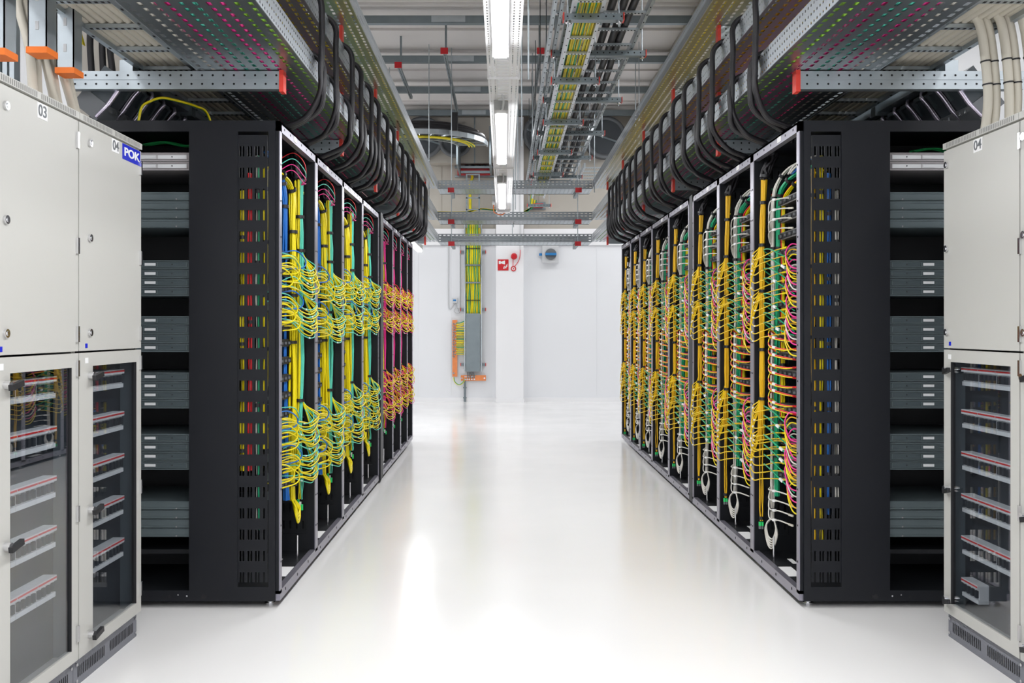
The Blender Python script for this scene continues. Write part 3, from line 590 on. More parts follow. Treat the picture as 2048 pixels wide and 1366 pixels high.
# extra posts at the near left, with orange caps
for k, (px, D, yb) in enumerate(((80, 3.25, 97), (-5, 2.95, 100), (135, 3.55, 138))):
    x, y, z = PT(px, yb, D); t = thing('support_post', f'galvanised post with orange foot cap above the left cabinets, {("middle one", "cut by the photo edge", "closest to the rack")[k]}', 'post', (x, y, z))
    mb = B(x-.033, x-.029, y-.02, y+.05, z, CZ).box(x+.029, x+.033, y-.02, y+.05, z, CZ).box(x-.033, x+.033, y-.02, y-.016, z, CZ)
    for q in range(8): mb.box(x-.006, x+.006, y-.0215, y-.02, z+.06+q*.10, z+.09+q*.10, 1)
    mb.build('channel', ['galv', 'lgrey'], t); B(x-.037, x+.037, y-.025, y+.055, z-.022, z).build('end_cap', 'orange', t)
for k, px in enumerate((180, 203, 222)):
    P = [PT(px, -40, 4.9), PT(px+2, 30, 4.9), PT(px+R(-3, 3), 90, 4.9), PT(px+4, 160, 4.9), PT(px+6, 275, 4.9)]
    tag(MB().tube(spline(P, 5), .018, 8).build('black_cable_sleeve', 'hose', None, P[-1]), f'upright black cable behind the galvanised posts, {["left", "middle", "right"][k]} of three', 'cable sleeve')
x_, y_, z_ = PT(163, 75, 4.85); tag(MB().bar((x_-.01, y_, z_+.04), (x_+.012, y_, z_-.04), .004, .03, up=(0, 1, 0)).build('cable_tag', 'yel', None, (x_, y_, z_)), 'small yellow tag between the upright black cables and the posts', 'tag')
B_ = B(PT(150, 0, 5.6)[0], PT(330, 0, 5.6)[0], 5.6, 5.66, PT(0, 235, 5.6)[2], CZ); tag(B_.build('beige_duct', 'beige', None, (PT(240, 0, 5.6)[0], 5.6, 4)), 'beige duct side seen behind the upright black cables', 'duct')
# metal duct sheets at the far left top
mb = MB()
for k in range(9): mb.box(-2.35+.03*k, -2.33+.03*k, 3.95+.0*k, 4.0, EYE+.75, CZ)
tag(mb.build('ribbed_conduit_stack', 'galv', None, (-2.2, 3.97, EYE+.75)), 'upright ribbed silver conduits behind the posts at the top left corner', 'conduit')
# ------------------------------------------------------------------ electrical cabinets
def cabinet(s, y0, y1, num, logo, label, nrows, rows0, gy0, gy1):
    x = CX[s]; d = s; dep = .42; t = thing('electrical_cabinet', label, 'cabinet', (x+d*dep/2, (y0+y1)/2, 0)); Xo = lambda o: x+d*o
    g = .002; rot = (math.pi/2, 0, math.pi/2 if s < 0 else -math.pi/2)
    mb = B(Xo(.02), Xo(dep), y0+g, y1-g, 0, .095); pl = mb.build('plinth', 'plinth', t)
    n = 16
    for hb in (0, 1):
        mb = MB()
        for k in range(n):
            ys = y0+.035+hb*.27+k*.0142; mb.add([(Xo(.0185), ys, .028), (Xo(.0185), ys+.006, .028), (Xo(.0185), ys+.006, .068), (Xo(.0185), ys, .068)], [(0, 1, 2, 3)])
        mb.build('plinth_vent', 'dark', pl)
    mb = MB()
    for ys in (y0+.02, y1-.02):
        for z in (.02, .078): mb.cyl((Xo(.02), ys, z), (Xo(.014), ys, z), .006, 8)
    mb.build('plinth_screw', 'chrome', pl)
    # body shell
    mb = B(Xo(.02), Xo(dep), y0+g, y0+.015, .098, 2.005).box(Xo(.02), Xo(dep), y1-.015, y1-g, .098, 2.005).box(Xo(dep-.01), Xo(dep), y0+g, y1-g, .098, 2.005).box(Xo(.02), Xo(dep), y0+g, y1-g, .098, .115)
    mb.build('shell', 'paint', t)
    B(Xo(.022), Xo(dep-.02), y1-.019, y1-.0155, .118, 1.18).box(Xo(.022), Xo(dep-.02), y0+.0155, y0+.019, .118, 1.18).build('inner_side', 'innerside', t)
    B(Xo(.080), Xo(.09), y0+.02, y1-.02, .118, 1.18).build('mounting_plate', 'inner', t)
    rf = B(Xo(-.004), Xo(dep), y0+g, y1-g, 2.007, 2.031).box(Xo(.01), Xo(dep), y0+g, y1-g, 1.995, 2.008).build('roof', 'paint', t)
    for hb in (0, 1):
        mb = MB()
        for k in range(20):
            ys = y0+.03+hb*.265+k*.0122; mb.add([(Xo(-.0045), ys, 2.010), (Xo(-.0045), ys+.0055, 2.010), (Xo(-.0045), ys+.0055, 2.028), (Xo(-.0045), ys, 2.028)], [(0, 1, 2, 3)])
        mb.build('roof_vent', 'grille', rf)
    # upper door
    ud = B(Xo(0), Xo(.02), y0+.004, y1-.004, 1.19, 2.0).build('upper_door', 'paint', t)
    yk = y0+.086 if s < 0 else y1-.03
    for z in (1.94, 1.597, 1.255):
        MB().cyl((Xo(.0), yk, z), (Xo(-.008), yk, z), .0135, 16).cyl((Xo(-.008), yk, z), (Xo(-.010), yk, z), .007, 12).build('lock', 'chrome', ud)
    yh = y1-.004 if s < 0 else y0+.004
    # lower door: frame + glass
    mb = B(Xo(0), Xo(.02), y0+.004, gy0, .105, 1.183).box(Xo(0), Xo(.02), gy1, y1-.004, .105, 1.183).box(Xo(0), Xo(.02), gy0, gy1, .105, .150).box(Xo(0), Xo(.02), gy0, gy1, 1.134, 1.183)
    ld = mb.build('glazed_door', 'paint', t)
    B(Xo(.008), Xo(.011), gy0, gy1, .150, 1.134).build('glass_pane', 'glass', ld)
    B(Xo(.001), Xo(.019), gy0, gy0+.003, .15, 1.134).box(Xo(.001), Xo(.019), gy1-.003, gy1, .15, 1.134).build('pane_seal', 'dark', ld)
    yq = gy0-.03 if s < 0 else gy1+.02
    for z in (1.10, .615, .165):
        hd = MB().cyl((Xo(0), yq, z), (Xo(-.02), yq, z), .013, 14).build('handle_boss', 'chrome', ld)
        MB().bar((Xo(-.024), yq-.012, z-.008), (Xo(-.024), yq+.055 if s < 0 else yq-.055, z+.004), .014, .018).build('handle_lever', 'tie', hd)
    for z in (1.93, 1.56, 1.25, 1.13, .62, .2):
        MB().box(Xo(-.008), Xo(.004), yh-.016, yh-.003, z-.028, z+.028).build('hinge', 'chrome', ld if z < 1.18 else ud)
    B(Xo(-.0012), Xo(0), yk-.035, yk-.012, 1.145, 1.165).build('small_plate', 'label', ld)
    B(Xo(-.0012), Xo(0), yk-.035, yk-.018, 1.20, 1.216).build('blue_dot_label', 'blue', ud)
    if num:
        yn = y0+.308 if s < 0 else y0+.287
        pn = B(Xo(-.0015), Xo(0), yn-.032, yn+.032, 1.948, 2.0-.002).build('number_plate', 'label', ud)
        text(num, .052, (Xo(-.002), yn, 1.972), rot, 'grey', 'number', pn, .0006, 1.1, .0008)
    if logo:
        yn = y1-.104
        pn = B(Xo(-.0015), Xo(0), yn-.088, yn+.088, 1.937, 1.998).build('logo_plate', 'blue', ud)
        text('POK', .046, (Xo(-.002), yn, 1.967), rot, 'label', 'logo_text', pn, .0012, 1.65, .0012)
    return t
def breaker_proto(s):
    t = thing('circuit_breaker', 'x', 'circuit breaker', (0, 0, 0)); Xo = lambda o: s*o
    B(Xo(0), Xo(.045), 0, .128, -.012, .062).box(Xo(-.010), Xo(0), 0, .128, .044, .062).box(Xo(-.006), Xo(0), 0, .128, -.012, .004).build('breaker_body', 'label', t)
    B(Xo(-.0115), Xo(-.004), .002, .126, .052, .0575).build('red_stripe', 'pinkred', t)
    for k in range(4): B(Xo(-.009), Xo(.001), .009+k*.031, .026+k*.031, .010, .038).build('toggle', 'inner', t)
    return t
CABS = []
for s, cabs in ((-1, [(CD-2*CW-.6, CD-2*CW, None, None, 'light grey electrical cabinet at the left edge of the photo, mostly cut off', 0, 0), (CD-2*CW, CD-CW, '03', 0, 'light grey electrical cabinet numbered 03 with glazed lower door', 5, 0), (CD-CW, CD, '04', 1, 'light grey electrical cabinet numbered 04 with the blue logo plate', 5, 0)]),
                (1, [(CD-CW-.6, CD-CW, None, None, 'light grey electrical cabinet at the right edge of the photo, mostly cut off', 0, 0), (CD-CW, CD, '04', 0, 'light grey electrical cabinet numbered 04 on the right side of the aisle', 6, 0)])):
    for y0, y1, num, logo, lab, nr, _ in cabs:
        g0, g1 = (y0+.113, y1-.050) if s < 0 else (y0+.06, y1-.06)
        cabinet(s, y0, y1, num, logo, lab, nr, 0, g0, g1)
        if nr:
            pr = None
            for r_ in range(nr):
                z = (1.045 if s < 0 else 1.052)-.170*r_
                nb = 3 if not (s > 0 and r_ == 5) else 1
                for q in range(nb):
                    y = (y1-.085-.130*(q+1)) if s < 0 else (y1-.075-.130*(q+1))
                    loc = (CX[s]+s*.045, y, z)
                    lab2 = f'circuit breaker, row {["one", "two", "three", "four", "five", "six"][r_]} from top in {"the left cabinet with the blue logo" if s < 0 and logo else "the left cabinet without logo" if s < 0 else "the right cabinet"}'
                    if s > 0 and r_ == 5: lab2 = 'single white circuit breaker in the bottom row of the right cabinet 04'
                    grp = f'breakers row {r_+1} {SD[s]} cabinet {num}'
                    if pr is None: pr = breaker_proto(s); pr.location = loc; pr['label'] = lab2; pr['group'] = grp
                    else: dup(pr, loc, lab2, grp)
# ------------------------------------------------------------------ luminaire run over the aisle
z = LH; W2 = .086
t = thing('luminaire_tray', 'long white perforated tray carrying the strip lights down the middle of the aisle', 'light tray', (0, 6, z))
MB().slots((-W2, -3, z), (1, 0, 0), (0, 1, 0), 2, 390, .026, 13.9/390, .006, .018).slots((W2-.052, -3, z), (1, 0, 0), (0, 1, 0), 2, 390, .026, 13.9/390, .006, .018).box(-W2+.052, W2-.052, -3, 10.9, z, z+.002).build('tray_bottom', 'white', t)
for x in (-W2, W2): B(x-.001, x+.001, -3, 10.9, z-.008, z+.06).build('side_rail', 'white', t)
mb = MB()
for a, b in ((4.6, 5.7), (7.56, 8.5), (2.1, 2.75)):
    y = a+.05
    while y < b-.05: mb.box(-.035, .03, y, y+.022, z-.006, z); y += .062
mb.build('pressed_ribs', 'white', t)
for y in (5.15, 8.05, 10.88, 2.4): B(-W2-.004, W2+.004, y, y+.01, z-.012, z+.062).build('joint_plate', 'white', t)
LN = ['behind the camera', 'directly overhead', 'nearest in view', 'middle one in view', 'farthest in view']
for k, (a, b) in enumerate(FIX):
    t = thing('strip_light', f'white tube luminaire under the central tray, {LN[k]}', 'luminaire', (-.015, a, z-.07))
    B(-.055, .025, a, b, z-.022, z-.002).build('housing', 'clear', t)
    B(-.045, .015, a+.06, b-.05, z-.070, z-.022).build('diffuser', 'tube', t)
    B(-.058, .028, a-.05, a+.05, z-.06, z-.002).build('gear_end', 'innerlg', t)
    B(-.056, .026, b-.04, b+.01, z-.062, z-.002).build('end_cap', 'clear', t)
    MB().tube(spline([(-.015, a-.04, z-.05), (-.005, a-.09, z-.06), (-.0, a-.16, z-.03), (-.01, a-.2, z)], 5), .007, 6).build('supply_cable', 'lgrey', t)
B(-.075, .075, 10.86, 11.0, z-.03, z+.04).build('run_end_box', 'white', None, (0, 10.9, z)); tag(bpy.data.objects['run_end_box'], 'white box closing the far end of the light tray', 'junction box')
tag(B(-.125, -.092, 10.3, 10.55, z-.01, z+.08).build('junction_box', 'lgrey', None, (-.11, 10.4, z)), 'small grey junction box clipped to the left side of the light tray end', 'junction box')
tag(MB().tube(spline([(-.11, 10.4, z), (-.11, 10.5, z-.07), (-.07, 10.7, z-.075), (-.02, 10.9, z-.06), (.02, 11, z-.02)], 6), .006, 6).build('orange_cable', 'orange', None, (-.1, 10.4, z)), 'short orange cable under the far end of the light tray', 'cable')
t = thing('strip_light', 'bright strip light low beyond the far end of the left-hand racks', 'luminaire', (-1.14, 12, 2.35))
B(-1.18, -1.10, 11.4, 12.6, 2.34, 2.40).build('housing', 'clear', t); B(-1.17, -1.11, 11.42, 12.58, 2.31, 2.34).build('diffuser', 'tube', t)
# ------------------------------------------------------------------ ladders over the middle of the aisle
z1 = EYE+2.05; z2 = EYE+2.27
ladder('cable_ladder', 'white edged ladder packed with yellow and green earth cables', .455, .635, z1, 2, 14.6, .37, rm='galvl')
rg = random.Random(9)
for k in range(10):
    xx = .476+.0155*k; P = [(xx+rg.uniform(-.006, .006), 2.1+q*1.03, z1+.03+rg.uniform(0, .006)) for q in range(13)]
    tag(MB().tube(spline(P, 4), .0088, 6, 0, 1).build('earth_cable', ['yel', 'grn'], None, P[0]), 'yellow and green earth cable lying on the ladder right of the lights', 'earth cable', 'earth cables on the ceiling ladder')
ladder('cable_ladder', 'wide galvanised ladder of black power cables, next to the earth cable ladder', .47, 1.04, z2, 2, 15.0, .38)
for k in range(6):
    xx = .52+.085*k; P = [(xx+rg.uniform(-.015, .015), 2.1+q*1.1, z2+.05+rg.uniform(0, .01)) for q in range(12)]
    tag(MB().tube(spline(P, 4), .03, 8).build('power_cable', 'hose', None, P[0]), 'thick black power cable on the wide ladder under the ceiling', 'power cable', 'black cables on the ceiling ladder')
ladder('cable_ladder', 'narrow galvanised ladder set just left of the earth cable ladder', .36, .41, z1+.2, 2, 14.6, 1.5)
ladder('cable_ladder', 'short ladder branching right near the back wall under the round duct', 1.16, 1.7, EYE+2.3, 13.2, 14.8, .3)
for k in range(7):
    D = 6.0+1.53*k
    for wide in (0, 1):
        if wide and k == 0: pass
        xa, xb, zz = ((.39, .78, z1-.045), (.39, 1.16, z2-.045))[wide]
        t = thing('hanger_strut', f'{"wide" if wide else "narrow"} hanging strut under the {"black" if wide else "earth"} cable ladder, {ORD[k] if k < 6 else "last"} one', 'strut', (xa, D, zz))
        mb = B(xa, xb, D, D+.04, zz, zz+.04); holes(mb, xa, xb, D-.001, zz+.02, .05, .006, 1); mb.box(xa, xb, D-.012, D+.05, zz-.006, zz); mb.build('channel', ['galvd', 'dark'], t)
        for x in (xa, xb): B(x-.004, x+.004, D-.014, D+.052, zz-.008, zz+.042).build('end_cap', 'red', t)
        for x in (xa+.03, xb-.03): MB().cyl((x, D+.02, zz-.04), (x, D+.02, CZ), .005, 6).build('threaded_rod', 'galv', t)
        mb = MB()
        for x in (xa+.03, xb-.03): mb.cyl((x, D+.02, zz-.02), (x, D+.02, zz-.006), .018, 8)
        mb.build('nut', 'chrome', t)
# rods hanging the light tray and spare struts
for k in range(6):
    y = 5.2+k*1.9
    for x in (.14,): tag(MB().cyl((x, y, z), (x, y, CZ), .005, 6).build('threaded_rod', 'galv', None, (x, y, z)), f'thin rod hanging from the ceiling right of the light tray, {["first", "second", "third", "fourth", "fifth", "last"][k]} from the camera', 'rod')
WH = {779: 'farthest left', 858: 'beside the left-hand trays', 903: 'left of the light tray end', 1065: 'just left of the earth cable ladder', 1125: 'behind the earth cable ladder', 1278: 'farthest right above the trays', 1271: 'low beside the right-hand trays', 1189: 'at the right end of the cross trays'}
for (px, pt, D) in ((779, 300, 13.4), (858, 420, 12.3), (903, 330, 12.5), (1065, 350, 12.6), (1125, 350, 13.0), (1278, 300, 12.2), (1271, 380, 12.6), (1189, 385, 12.2)):
    x, y, zz = PT(px, pt, D); tag(MB().cyl((x, y, zz), (x, y, CZ), .006, 6).build('threaded_rod', 'galv', None, (x, y, zz)), f'thin ceiling rod, {WH[px]}', 'rod')
for k, D in enumerate((7.8, 9.35, 10.9, 12.5, 14.1, 15.6)):
    zz = EYE+3.6; t = thing('ceiling_rail', f'grey rail running across under the ceiling, {ORD[k]} of six from the camera', 'rail', (0, D, zz))
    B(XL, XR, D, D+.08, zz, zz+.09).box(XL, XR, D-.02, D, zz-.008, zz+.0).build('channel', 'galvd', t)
    B(-.95+.05*k, -.55+.05*k, D-.006, D, zz+.01, zz+.085).build('splice_plate', 'galv', t)
for nm, r_, (pa, ya), (pb, yb) in (('left', -.402, (797, 133), (822, 198)), ('middle', -.2145, (888, 105), (915, 225)), ('right', .1345, (1082, 105), (1063, 235))):
    H = 3.3; Da, Db = F*H/(VY-ya), F*H/(VY-yb); x = r_*H
    t = thing('strut_channel', f'dark slotted strut with red cap below the ceiling, the {nm} one of three', 'strut', (x, Da, EYE+H))
    mb = B(x-.02, x+.02, Da, Db, EYE+H, EYE+H+.04)
    q = Da+.05
    while q < Db: mb.box(x-.006, x+.006, q, q+.03, EYE+H-.001, EYE+H, 1); q += .06
    mb.build('channel', ['galvd', 'dark'], t); B(x-.045, x+.045, Da-.012, Da, EYE+H-.02, EYE+H+.055).build('end_cap', 'redb', t)
    B(x-.012, x+.012, Da+.3, Da+.33, EYE+H+.04, CZ).build('hanger', 'galvd', t)
# ------------------------------------------------------------------ back wall fittings
Y = WD
def wpt(px, py, D=WD): return PT(px, py, D)
for k, (px, py, rr_, nm) in enumerate(((1207, 281, 38, 'right of the ladders'), (848, 282, 38, 'behind the left-hand trays'), (912, 287, 30, 'behind the curved ladder'), (1085, 275, 36, 'half hidden behind the cable ladders'))):
    x, _, zz = wpt(px, py); r = rr_*WD/F
    t = thing('duct_fan', f'round dark duct opening high on the back wall, {nm}', 'duct', (x, Y, zz))
    MB().tube([(x, Y+.04, zz), (x, Y-.28, zz)], r, 40).build('drum', 'vent', t)
    ring = [(x+math.cos(q*math.pi/20)*r, Y-.28, zz+math.sin(q*math.pi/20)*r) for q in range(41)]
    MB().tube(ring, .035, 8, caps=False).build('rim', 'grey', t)
    MB().bar((x-r*.9, Y-.285, zz+r*.25), (x+r*.9, Y-.285, zz-r*.35), .03, .05, up=(0, 1, 0)).build('blade', 'galvd', t)
t = thing('ventilation_unit', 'beige ventilation housing high on the back wall left of the column', 'ventilation unit', (-1.0, Y, 3.6))
x0, _, za = wpt(862, 330); x1, _, zb = wpt(1002, 240)
B(x0, x1, Y-.2, Y+.05, za, zb).build('housing', 'beige', t)
mb = MB()
for q in (.3, .62): mb.box(x0+(x1-x0)*q, x0+(x1-x0)*q+.02, Y-.206, Y-.2, za, zb)
mb.build('joint', 'galvd', t)
# curved ladder with black cables
t = thing('curved_ladder', 'curved galvanised ladder carrying thick black cables near the ceiling on the left', 'cable ladder', (-1, 13.8, EYE+2.85))
zc = EYE+2.85; arc = lambda r: [(-2.6, 13.55-(r-.8)*1.0, zc)]+[(-1.25+r*math.sin(a*math.pi/20), 14.35-r*math.cos(a*math.pi/20), zc) for a in range(11)]
for r in (.55, 1.0):
    Q = arc(r); mb = MB()
    for k in range(len(Q)-1): mb.bar(Q[k], Q[k+1], .02, .07)
    mb.build('side_rail', 'galv', t)
mb = MB()
for q in range(7):
    a = q*math.pi/12; mb.bar((-1.25+.55*math.sin(a), 14.35-.55*math.cos(a), zc), (-1.25+1.0*math.sin(a), 14.35-1.0*math.cos(a), zc), .03, .02)
for q in range(4): mb.bar((-2.5+q*.36, 13.35, zc), (-2.5+q*.36, 13.8, zc), .03, .02)
mb.build('rungs', 'galv', t)
for q in range(5):
    P = spline(arc(.6+.085*q), 2); P = [(p[0], p[1], p[2]+.09+.055*(q % 2)) for p in P]
    tag(MB().tube(P, .042, 8).build('power_cable', 'hose', None, P[0]), 'thick black cable following the bend of the curved ladder', 'power cable', 'black cables on the curved ladder')
for q in range(3):
    P = [(p[0], p[1], p[2]-.03) for p in spline(arc(.72+.04*q), 2)]
    tag(MB().tube(P, .012, 6, 0, 1).build('earth_cable', ['yel', 'grn'], None, P[0]), 'yellow and green earth cable under the curved ladder', 'earth cable', 'earth cables on the curved ladder')
for k, q in enumerate((-1.7, -.75)): tag(B(q, q+.09, 13.3, 13.36, zc-.0, zc+.26).build('cable_clamp', 'tie', None, (q, 13.3, zc)), f'black clamp holding the cables on the curved ladder, {("left", "right")[k]} one', 'clamp')
# ladder steps and red busbar cover on the left of the column
t = thing('wall_ladder', 'stepped galvanised ladder on the back wall below the curved ladder', 'cable ladder', wpt(945, 330, 15.9))
mb = MB()
for k in range(6):
    xa, ya_, za = wpt(918, 294+k*10, 15.9); xb, _, _ = wpt(984, 294+k*10, 15.9); mb.box(xa, xb, 15.9, 15.93, za-.02, za+.02)
mb.build('rungs', 'galvd', t)
for px in (920, 982):
    xa, _, za = wpt(px, 350, 15.9); B(xa-.015, xa+.015, 14.88, 15.95, za, za+.62).build('side_rail', 'galvd', t)
for q in range(4):
    xa, _, za = wpt(932+q*12, 345, 16.0); tag(MB().tube([(xa, 16.1, za), (xa+.02, 16.12, za+.3), (xa, 16.1, za+.62)], .035, 8).build('power_cable', 'hose', None, (xa, 15, za)), 'short thick black cable behind the stepped ladder', 'power cable', 'black cables behind the stepped ladder')
for k, (xa_, xb_, ya_, yb_, nm) in enumerate(((915, 982, 334, 349, 'long dark red busbar cover left of the column'), (1060, 1074, 345, 372, 'small dark red cover between the light tray and the earth cable ladder'), (1066, 1086, 407, 414, 'small dark red cover right of the light tray end'))):
    a_, b_ = wpt(xa_, yb_, 16.0), wpt(xb_, ya_, 16.0); t = thing('busbar_cover', nm, 'busbar', a_)
    B(a_[0], b_[0], 15.98, 16.1, a_[2], b_[2]).build('cover', 'redb', t)
    B(a_[0]-.05, b_[0]+.05, 16.1, 16.14, b_[2], b_[2]+.04).box(a_[0]-.05, b_[0]+.05, 16.1, 16.14, a_[2]-.03, a_[2]).build('rail', 'galvd', t)
for k, P in enumerate(([(930, 337), (943, 352), (939, 372), (939, 425)], [(1064, 375), (1062, 398), (1058, 416), (1040, 425), (1000, 422), (960, 418), (930, 424), (870, 424)], [(1069, 400), (1065, 412), (1050, 423)])):
    for q in range(3):
        S = spline([wpt(a_+q*1.6, b_, 16.05) for a_, b_ in P], 6)
        tag(MB().tube(S, .012, 6, 0, 1).build('earth_cable', ['yel', 'grn'], None, S[-1]), ['yellow and green earth cable dropping from the long red busbar cover', 'long earth cable swinging across below the light tray end', 'short earth cable below the small red cover'][k], 'earth cable', f'earth cable run {["a", "b", "c"][k]} on the back wall')
mb = B(*[wpt(932, 0, 15.9)[0], wpt(935, 0, 15.9)[0]], 15.86, 15.9, 3.0, 3.9).box(wpt(957, 0, 15.9)[0], wpt(960, 0, 15.9)[0], 15.86, 15.9, 3.0, 3.9)
for k in range(5): mb.box(wpt(932, 0, 15.9)[0], wpt(960, 0, 15.9)[0], 15.86, 15.88, 3.1+k*.2, 3.12+k*.2)
tag(mb.build('wall_ladder', 'galvd', None, (-.6, 15.9, 3)), 'narrow upright ladder above the earth cables on the back wall', 'cable ladder')
# vertical earth cable riser
xa, _, zt = wpt(929, 478); xb, _, zb = wpt(964, 742); zm = wpt(0, 627)[2]
t = thing('cable_riser', 'upright galvanised cable riser on the back wall with closed lower cover', 'cable riser', ((xa+xb)/2, Y-.1, zb))
B(xa, xa+.02, Y-.12, Y-.0, zb, zt+.25).build('side_rail', 'galv', t); B(xb-.02, xb, Y-.12, Y, zb, zt+.25).build('side_rail', 'galv', t)
B(xa+.03, xb-.03, Y-.13, Y-.115, zb, zm).build('cover', 'galvd', t)
for py in (504, 619, 729):
    z_ = wpt(0, py)[2]; st = B(xa-.06, xb+.06, Y-.03, Y, z_-.02, z_+.02).build('wall_strut', 'galvd', t)
    B(xa-.07, xa-.058, Y-.035, Y, z_-.025, z_+.025).box(xb+.058, xb+.07, Y-.035, Y, z_-.025, z_+.025).build('end_cap', 'red', st)
for k in range(16):
    x = xa+.035+(xb-xa-.07)*k/15; P = [(x+rg.uniform(-.01, .01), Y-.08-.01*(k % 2), zm-.02+q*(zt+.3-zm)/6) for q in range(7)]
    tag(MB().tube(spline(P, 4), .0105, 8, 0, 1).build('earth_cable', ['yel', 'grn'], None, P[0]), 'yellow and green earth cable standing in the riser on the back wall', 'earth cable', 'earth cables in the wall riser')
for k, py in enumerate((531, 566, 601, 498)):
    z_ = wpt(0, py)[2]; tag(B(xa+.01, xb-.03, Y-.112, Y-.098, z_-.014 if k < 2 else z_-.006, z_+.014 if k < 2 else z_+.006).build('cable_clamp', 'galvd' if k < 2 else 'tie', None, (xa, Y-.1, z_)), f'{"metal clamp" if k < 2 else "thin black tie"} across the earth cables of the wall riser, {["upper metal", "lower metal", "lowest", "topmost"][k]}', 'clamp')
# copper bars
def pxbox(px0, px1, py0, py1, ya, yb): a_, b_ = wpt(px0, py1), wpt(px1, py0); return B(a_[0], b_[0], ya, yb, a_[2], b_[2])
t = thing('earth_bar', 'upright orange copper earth bar left of the riser', 'earth bar', wpt(910, 750)); pxbox(905, 915, 640, 753, Y-.06, Y-.045).build('bar', 'copper', t)
mb = MB()
for k in range(14): x, _, z_ = wpt(908, 648+k*5.0); mb.cyl((x, Y-.06, z_), (x, Y-.085, z_), .016, 8)
for k in range(9): x, _, z_ = wpt(912, 648+k*7.6); mb.cyl((x, Y-.06, z_), (x, Y-.085, z_), .014, 8)
x, _, z_ = wpt(908, 746); mb.cyl((x, Y-.06, z_), (x, Y-.085, z_), .016, 8); mb.build('bolt', 'chrome', t)
t = thing('earth_bar', 'horizontal orange copper earth bar below the riser', 'earth bar', wpt(945, 760)); pxbox(922, 972, 750, 761, Y-.07, Y-.055).build('bar', 'copper', t)
mb = MB()
for px in (924, 931, 935, 939, 944, 949, 969):
    for py in ((753, 758) if px not in (924, 969) else (756,)): x, _, z_ = wpt(px, py); mb.cyl((x, Y-.07, z_), (x, Y-.095, z_), .014, 8)
mb.build('bolt', 'chrome', t)
for k in range(20):
    z_ = wpt(0, 646+k*3.25)[2]; x = wpt(913, 0)[0]; x2 = xa+.02
    P = [(x, Y-.085, z_), (x+.06, Y-.09, z_-.0), (x2-.02, Y-.085, z_+.0+(.03 if k < 3 else 0)), (x2+.02, Y-.08, z_+(.06 if k < 3 else .004))]
    tag(MB().tube(spline(P, 4), .009, 6, 0, 1).build('earth_wire', ['yel', 'grn'], None, P[0]), 'short yellow and green wire from the upright copper bar to the riser', 'earth wire', 'wires on the upright copper bar')
P = [wpt(908, 754), wpt(910, 763), wpt(918, 769), wpt(926, 765), wpt(930, 757)]; P = [(p[0], Y-.08, p[2]) for p in P]
tag(MB().tube(spline(P, 6), .010, 8, 0, 1).build('earth_wire', ['yel', 'grn'], None, P[0]), 'looping earth wire joining the two copper bars', 'earth wire')
for k in range(5):
    x, _, z_ = wpt(935+k*3.3, 744); tag(MB().tube([(x, Y-.09, z_), (x+.01, Y-.1, z_-.05), (x+.005, Y-.09, z_-.1)], .008, 6).build('earth_wire', 'grey', None, (x, Y, z_)), 'short dark wire from the riser down to the horizontal copper bar', 'earth wire', 'wires above the horizontal copper bar')
x, _, z_ = wpt(930, 760); tag(MB().cyl((x, Y-.05, 0.0), (x, Y-.05, z_), .018, 10).cyl((x, Y-.05, .06), (x, Y-.05, .08), .03, 8).cyl((x, Y-.05, z_-.14), (x, Y-.05, z_-.12), .03, 8).build('floor_pipe', 'galvd', None, (x, Y, 0)), 'thin grey pipe from the copper bar down to the floor', 'pipe')
# sensor box and conduits
t = thing('sensor_box', 'small white sensor box with blue label on the back wall', 'sensor', wpt(909, 605)); pxbox(904.5, 915, 596, 606, Y-.05, Y).build('case', 'lgrey', t); pxbox(906.5, 912.5, 599, 602.5, Y-.052, Y-.05).build('blue_label', 'lb', t)
for k, P in enumerate(([(897, 488), (897, 600), (900, 618), (907, 610), (909, 606)], [(920, 488), (920, 612), (915, 618), (912, 606)])):
    Q = [(wpt(*p)[0], Y-.012, wpt(*p)[2]) for p in P]; tag(MB().tube(spline(Q, 8), .009, 6).build('thin_conduit', 'lgrey', None, Q[-1]), f'thin grey conduit hanging down the wall to the sensor box, {("left", "right")[k]} one', 'conduit')
x, _, z_ = wpt(914, 621); tag(MB().tube([(x+.05*math.cos(a*.4), Y-.02, z_+.05*math.sin(a*.4)) for a in range(17)], .008, 6).build('cable_coil', 'lgrey', None, (x, Y, z_)), 'small grey coil of cable under the sensor box', 'cable coil')
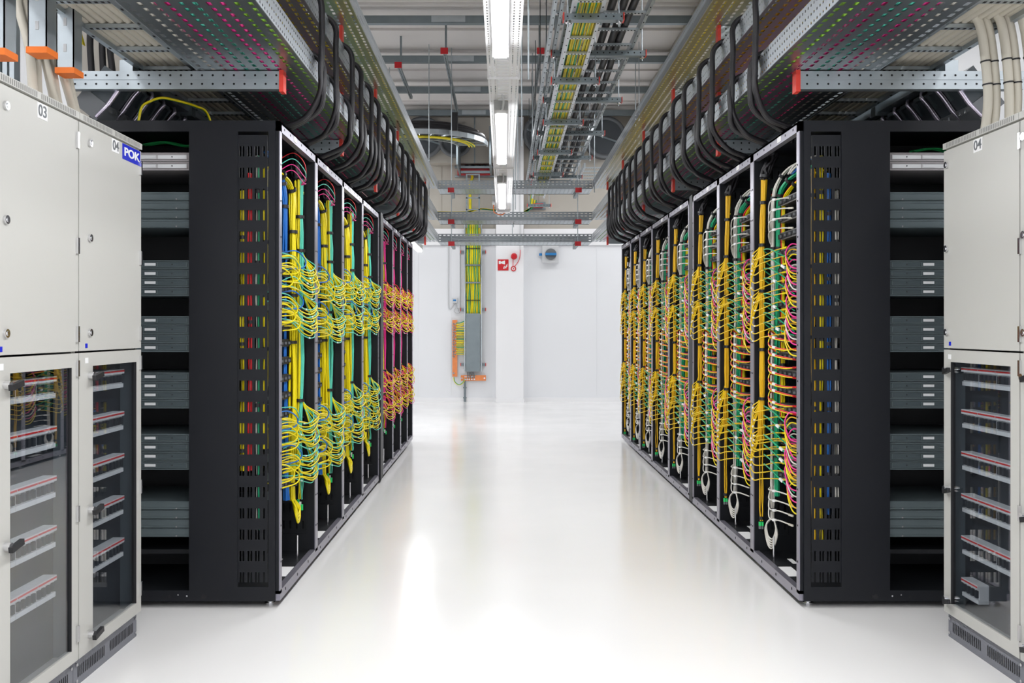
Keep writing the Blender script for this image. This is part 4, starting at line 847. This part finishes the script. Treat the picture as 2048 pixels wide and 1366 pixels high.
# column: sign, sounder, call point, conduit; switch
YC = WD-.22
def cbox(px0, px1, py0, py1, ya, yb): a_, b_ = PT(px0, py1, YC), PT(px1, py0, YC); return B(a_[0], b_[0], ya, yb, a_[2], b_[2])
t = thing('fire_sign', 'red square fire alarm sign with white horn and flames on the column', 'sign', PT(1006, 541, YC)); cbox(995.5, 1017, 519, 541, YC-.008, YC-.0005).build('sign_plate', 'redb', t)
mb = cbox(997.5, 1001.5, 522, 528, YC-.0095, YC-.008)
a_, b_, c_, d_ = (PT(*p, YC) for p in ((1001, 524), (1001, 526.5), (1010, 529), (1010, 521)))
mb.add([(p[0], YC-.0095, p[2]) for p in (a_, b_, c_, d_)], [(0, 1, 2, 3)])
for (u, v) in ((1008, 537), (1011.5, 536), (1013.5, 533)):
    q = [(u-1.5, v), (u-.5, v-3.5), (u+1.8, v-6), (u+1, v-2.5), (u+1.6, v-.5), (u, v+1.2)]; mb.add([(PT(a, b, YC)[0], YC-.0095, PT(a, b, YC)[2]) for a, b in q], [tuple(range(6))])
mb.build('pictogram', 'label', t)
x, _, z_ = PT(1028, 513, YC); t = thing('alarm_sounder', 'round red alarm sounder on the column above the call point', 'alarm', (x, YC, z_))
MB().tube([(x, YC-.001, z_), (x, YC-.05, z_), (x, YC-.075, z_)], [.054, .054, .03], 24).build('sounder_body', 'redb', t)
x, _, z_ = PT(1027, 537.5, YC); t = thing('fire_detector_ring', 'small round red and white call point under the sounder', 'call point', (x, YC, z_))
MB().tube([(x+.037*math.cos(a*.393), YC-.012, z_+.037*math.sin(a*.393)) for a in range(17)], .009, 8).build('ring', 'redb', t); MB().cyl((x, YC-.001, z_), (x, YC-.012, z_), .028, 16).build('centre', 'label', t); B(x-.01, x+.01, YC-.014, YC-.012, z_-.01, z_+.01).build('mark', 'redb', t)
for k, P in enumerate(([(1040, 490), (1040, 512), (1036, 524), (1029, 533)], [(1026, 517), (1026, 532)])):
    Q = [(PT(*p, YC)[0], YC-.012, PT(*p, YC)[2]) for p in P]; tag(MB().tube(spline(Q, 6), .005, 6).build('alarm_wire', 'redc', None, Q[-1]), f'thin red wire of the fire alarm, {("long curved", "short straight")[k]} one', 'wire')
x, _, z_ = PT(1040, 500, YC); tag(B(x-.008, x+.008, YC-.02, YC, z_, 4.8).build('thin_conduit', 'lgrey', None, (x, YC, z_)), 'thin grey conduit running up the right edge of the column', 'conduit')
t = thing('isolator_switch', 'grey isolator switch with blue handle high on the right part of the back wall', 'switch', wpt(1100, 526)); pxbox(1084, 1116.5, 492, 526, Y-.1, Y).build('case', 'lgrey', t)
x, _, z_ = wpt(1101, 509.5); MB().cyl((x, Y-.1, z_), (x, Y-.125, z_), .098, 28).build('dial', 'grey', t)
B(x-.095, x+.095, Y-.16, Y-.125, z_-.02, z_+.02).build('rotary_handle', 'lb', t); B(x-.20, x-.145, Y-.06, Y-.03, z_-.02, z_+.02).build('cable_gland', 'lb', t)
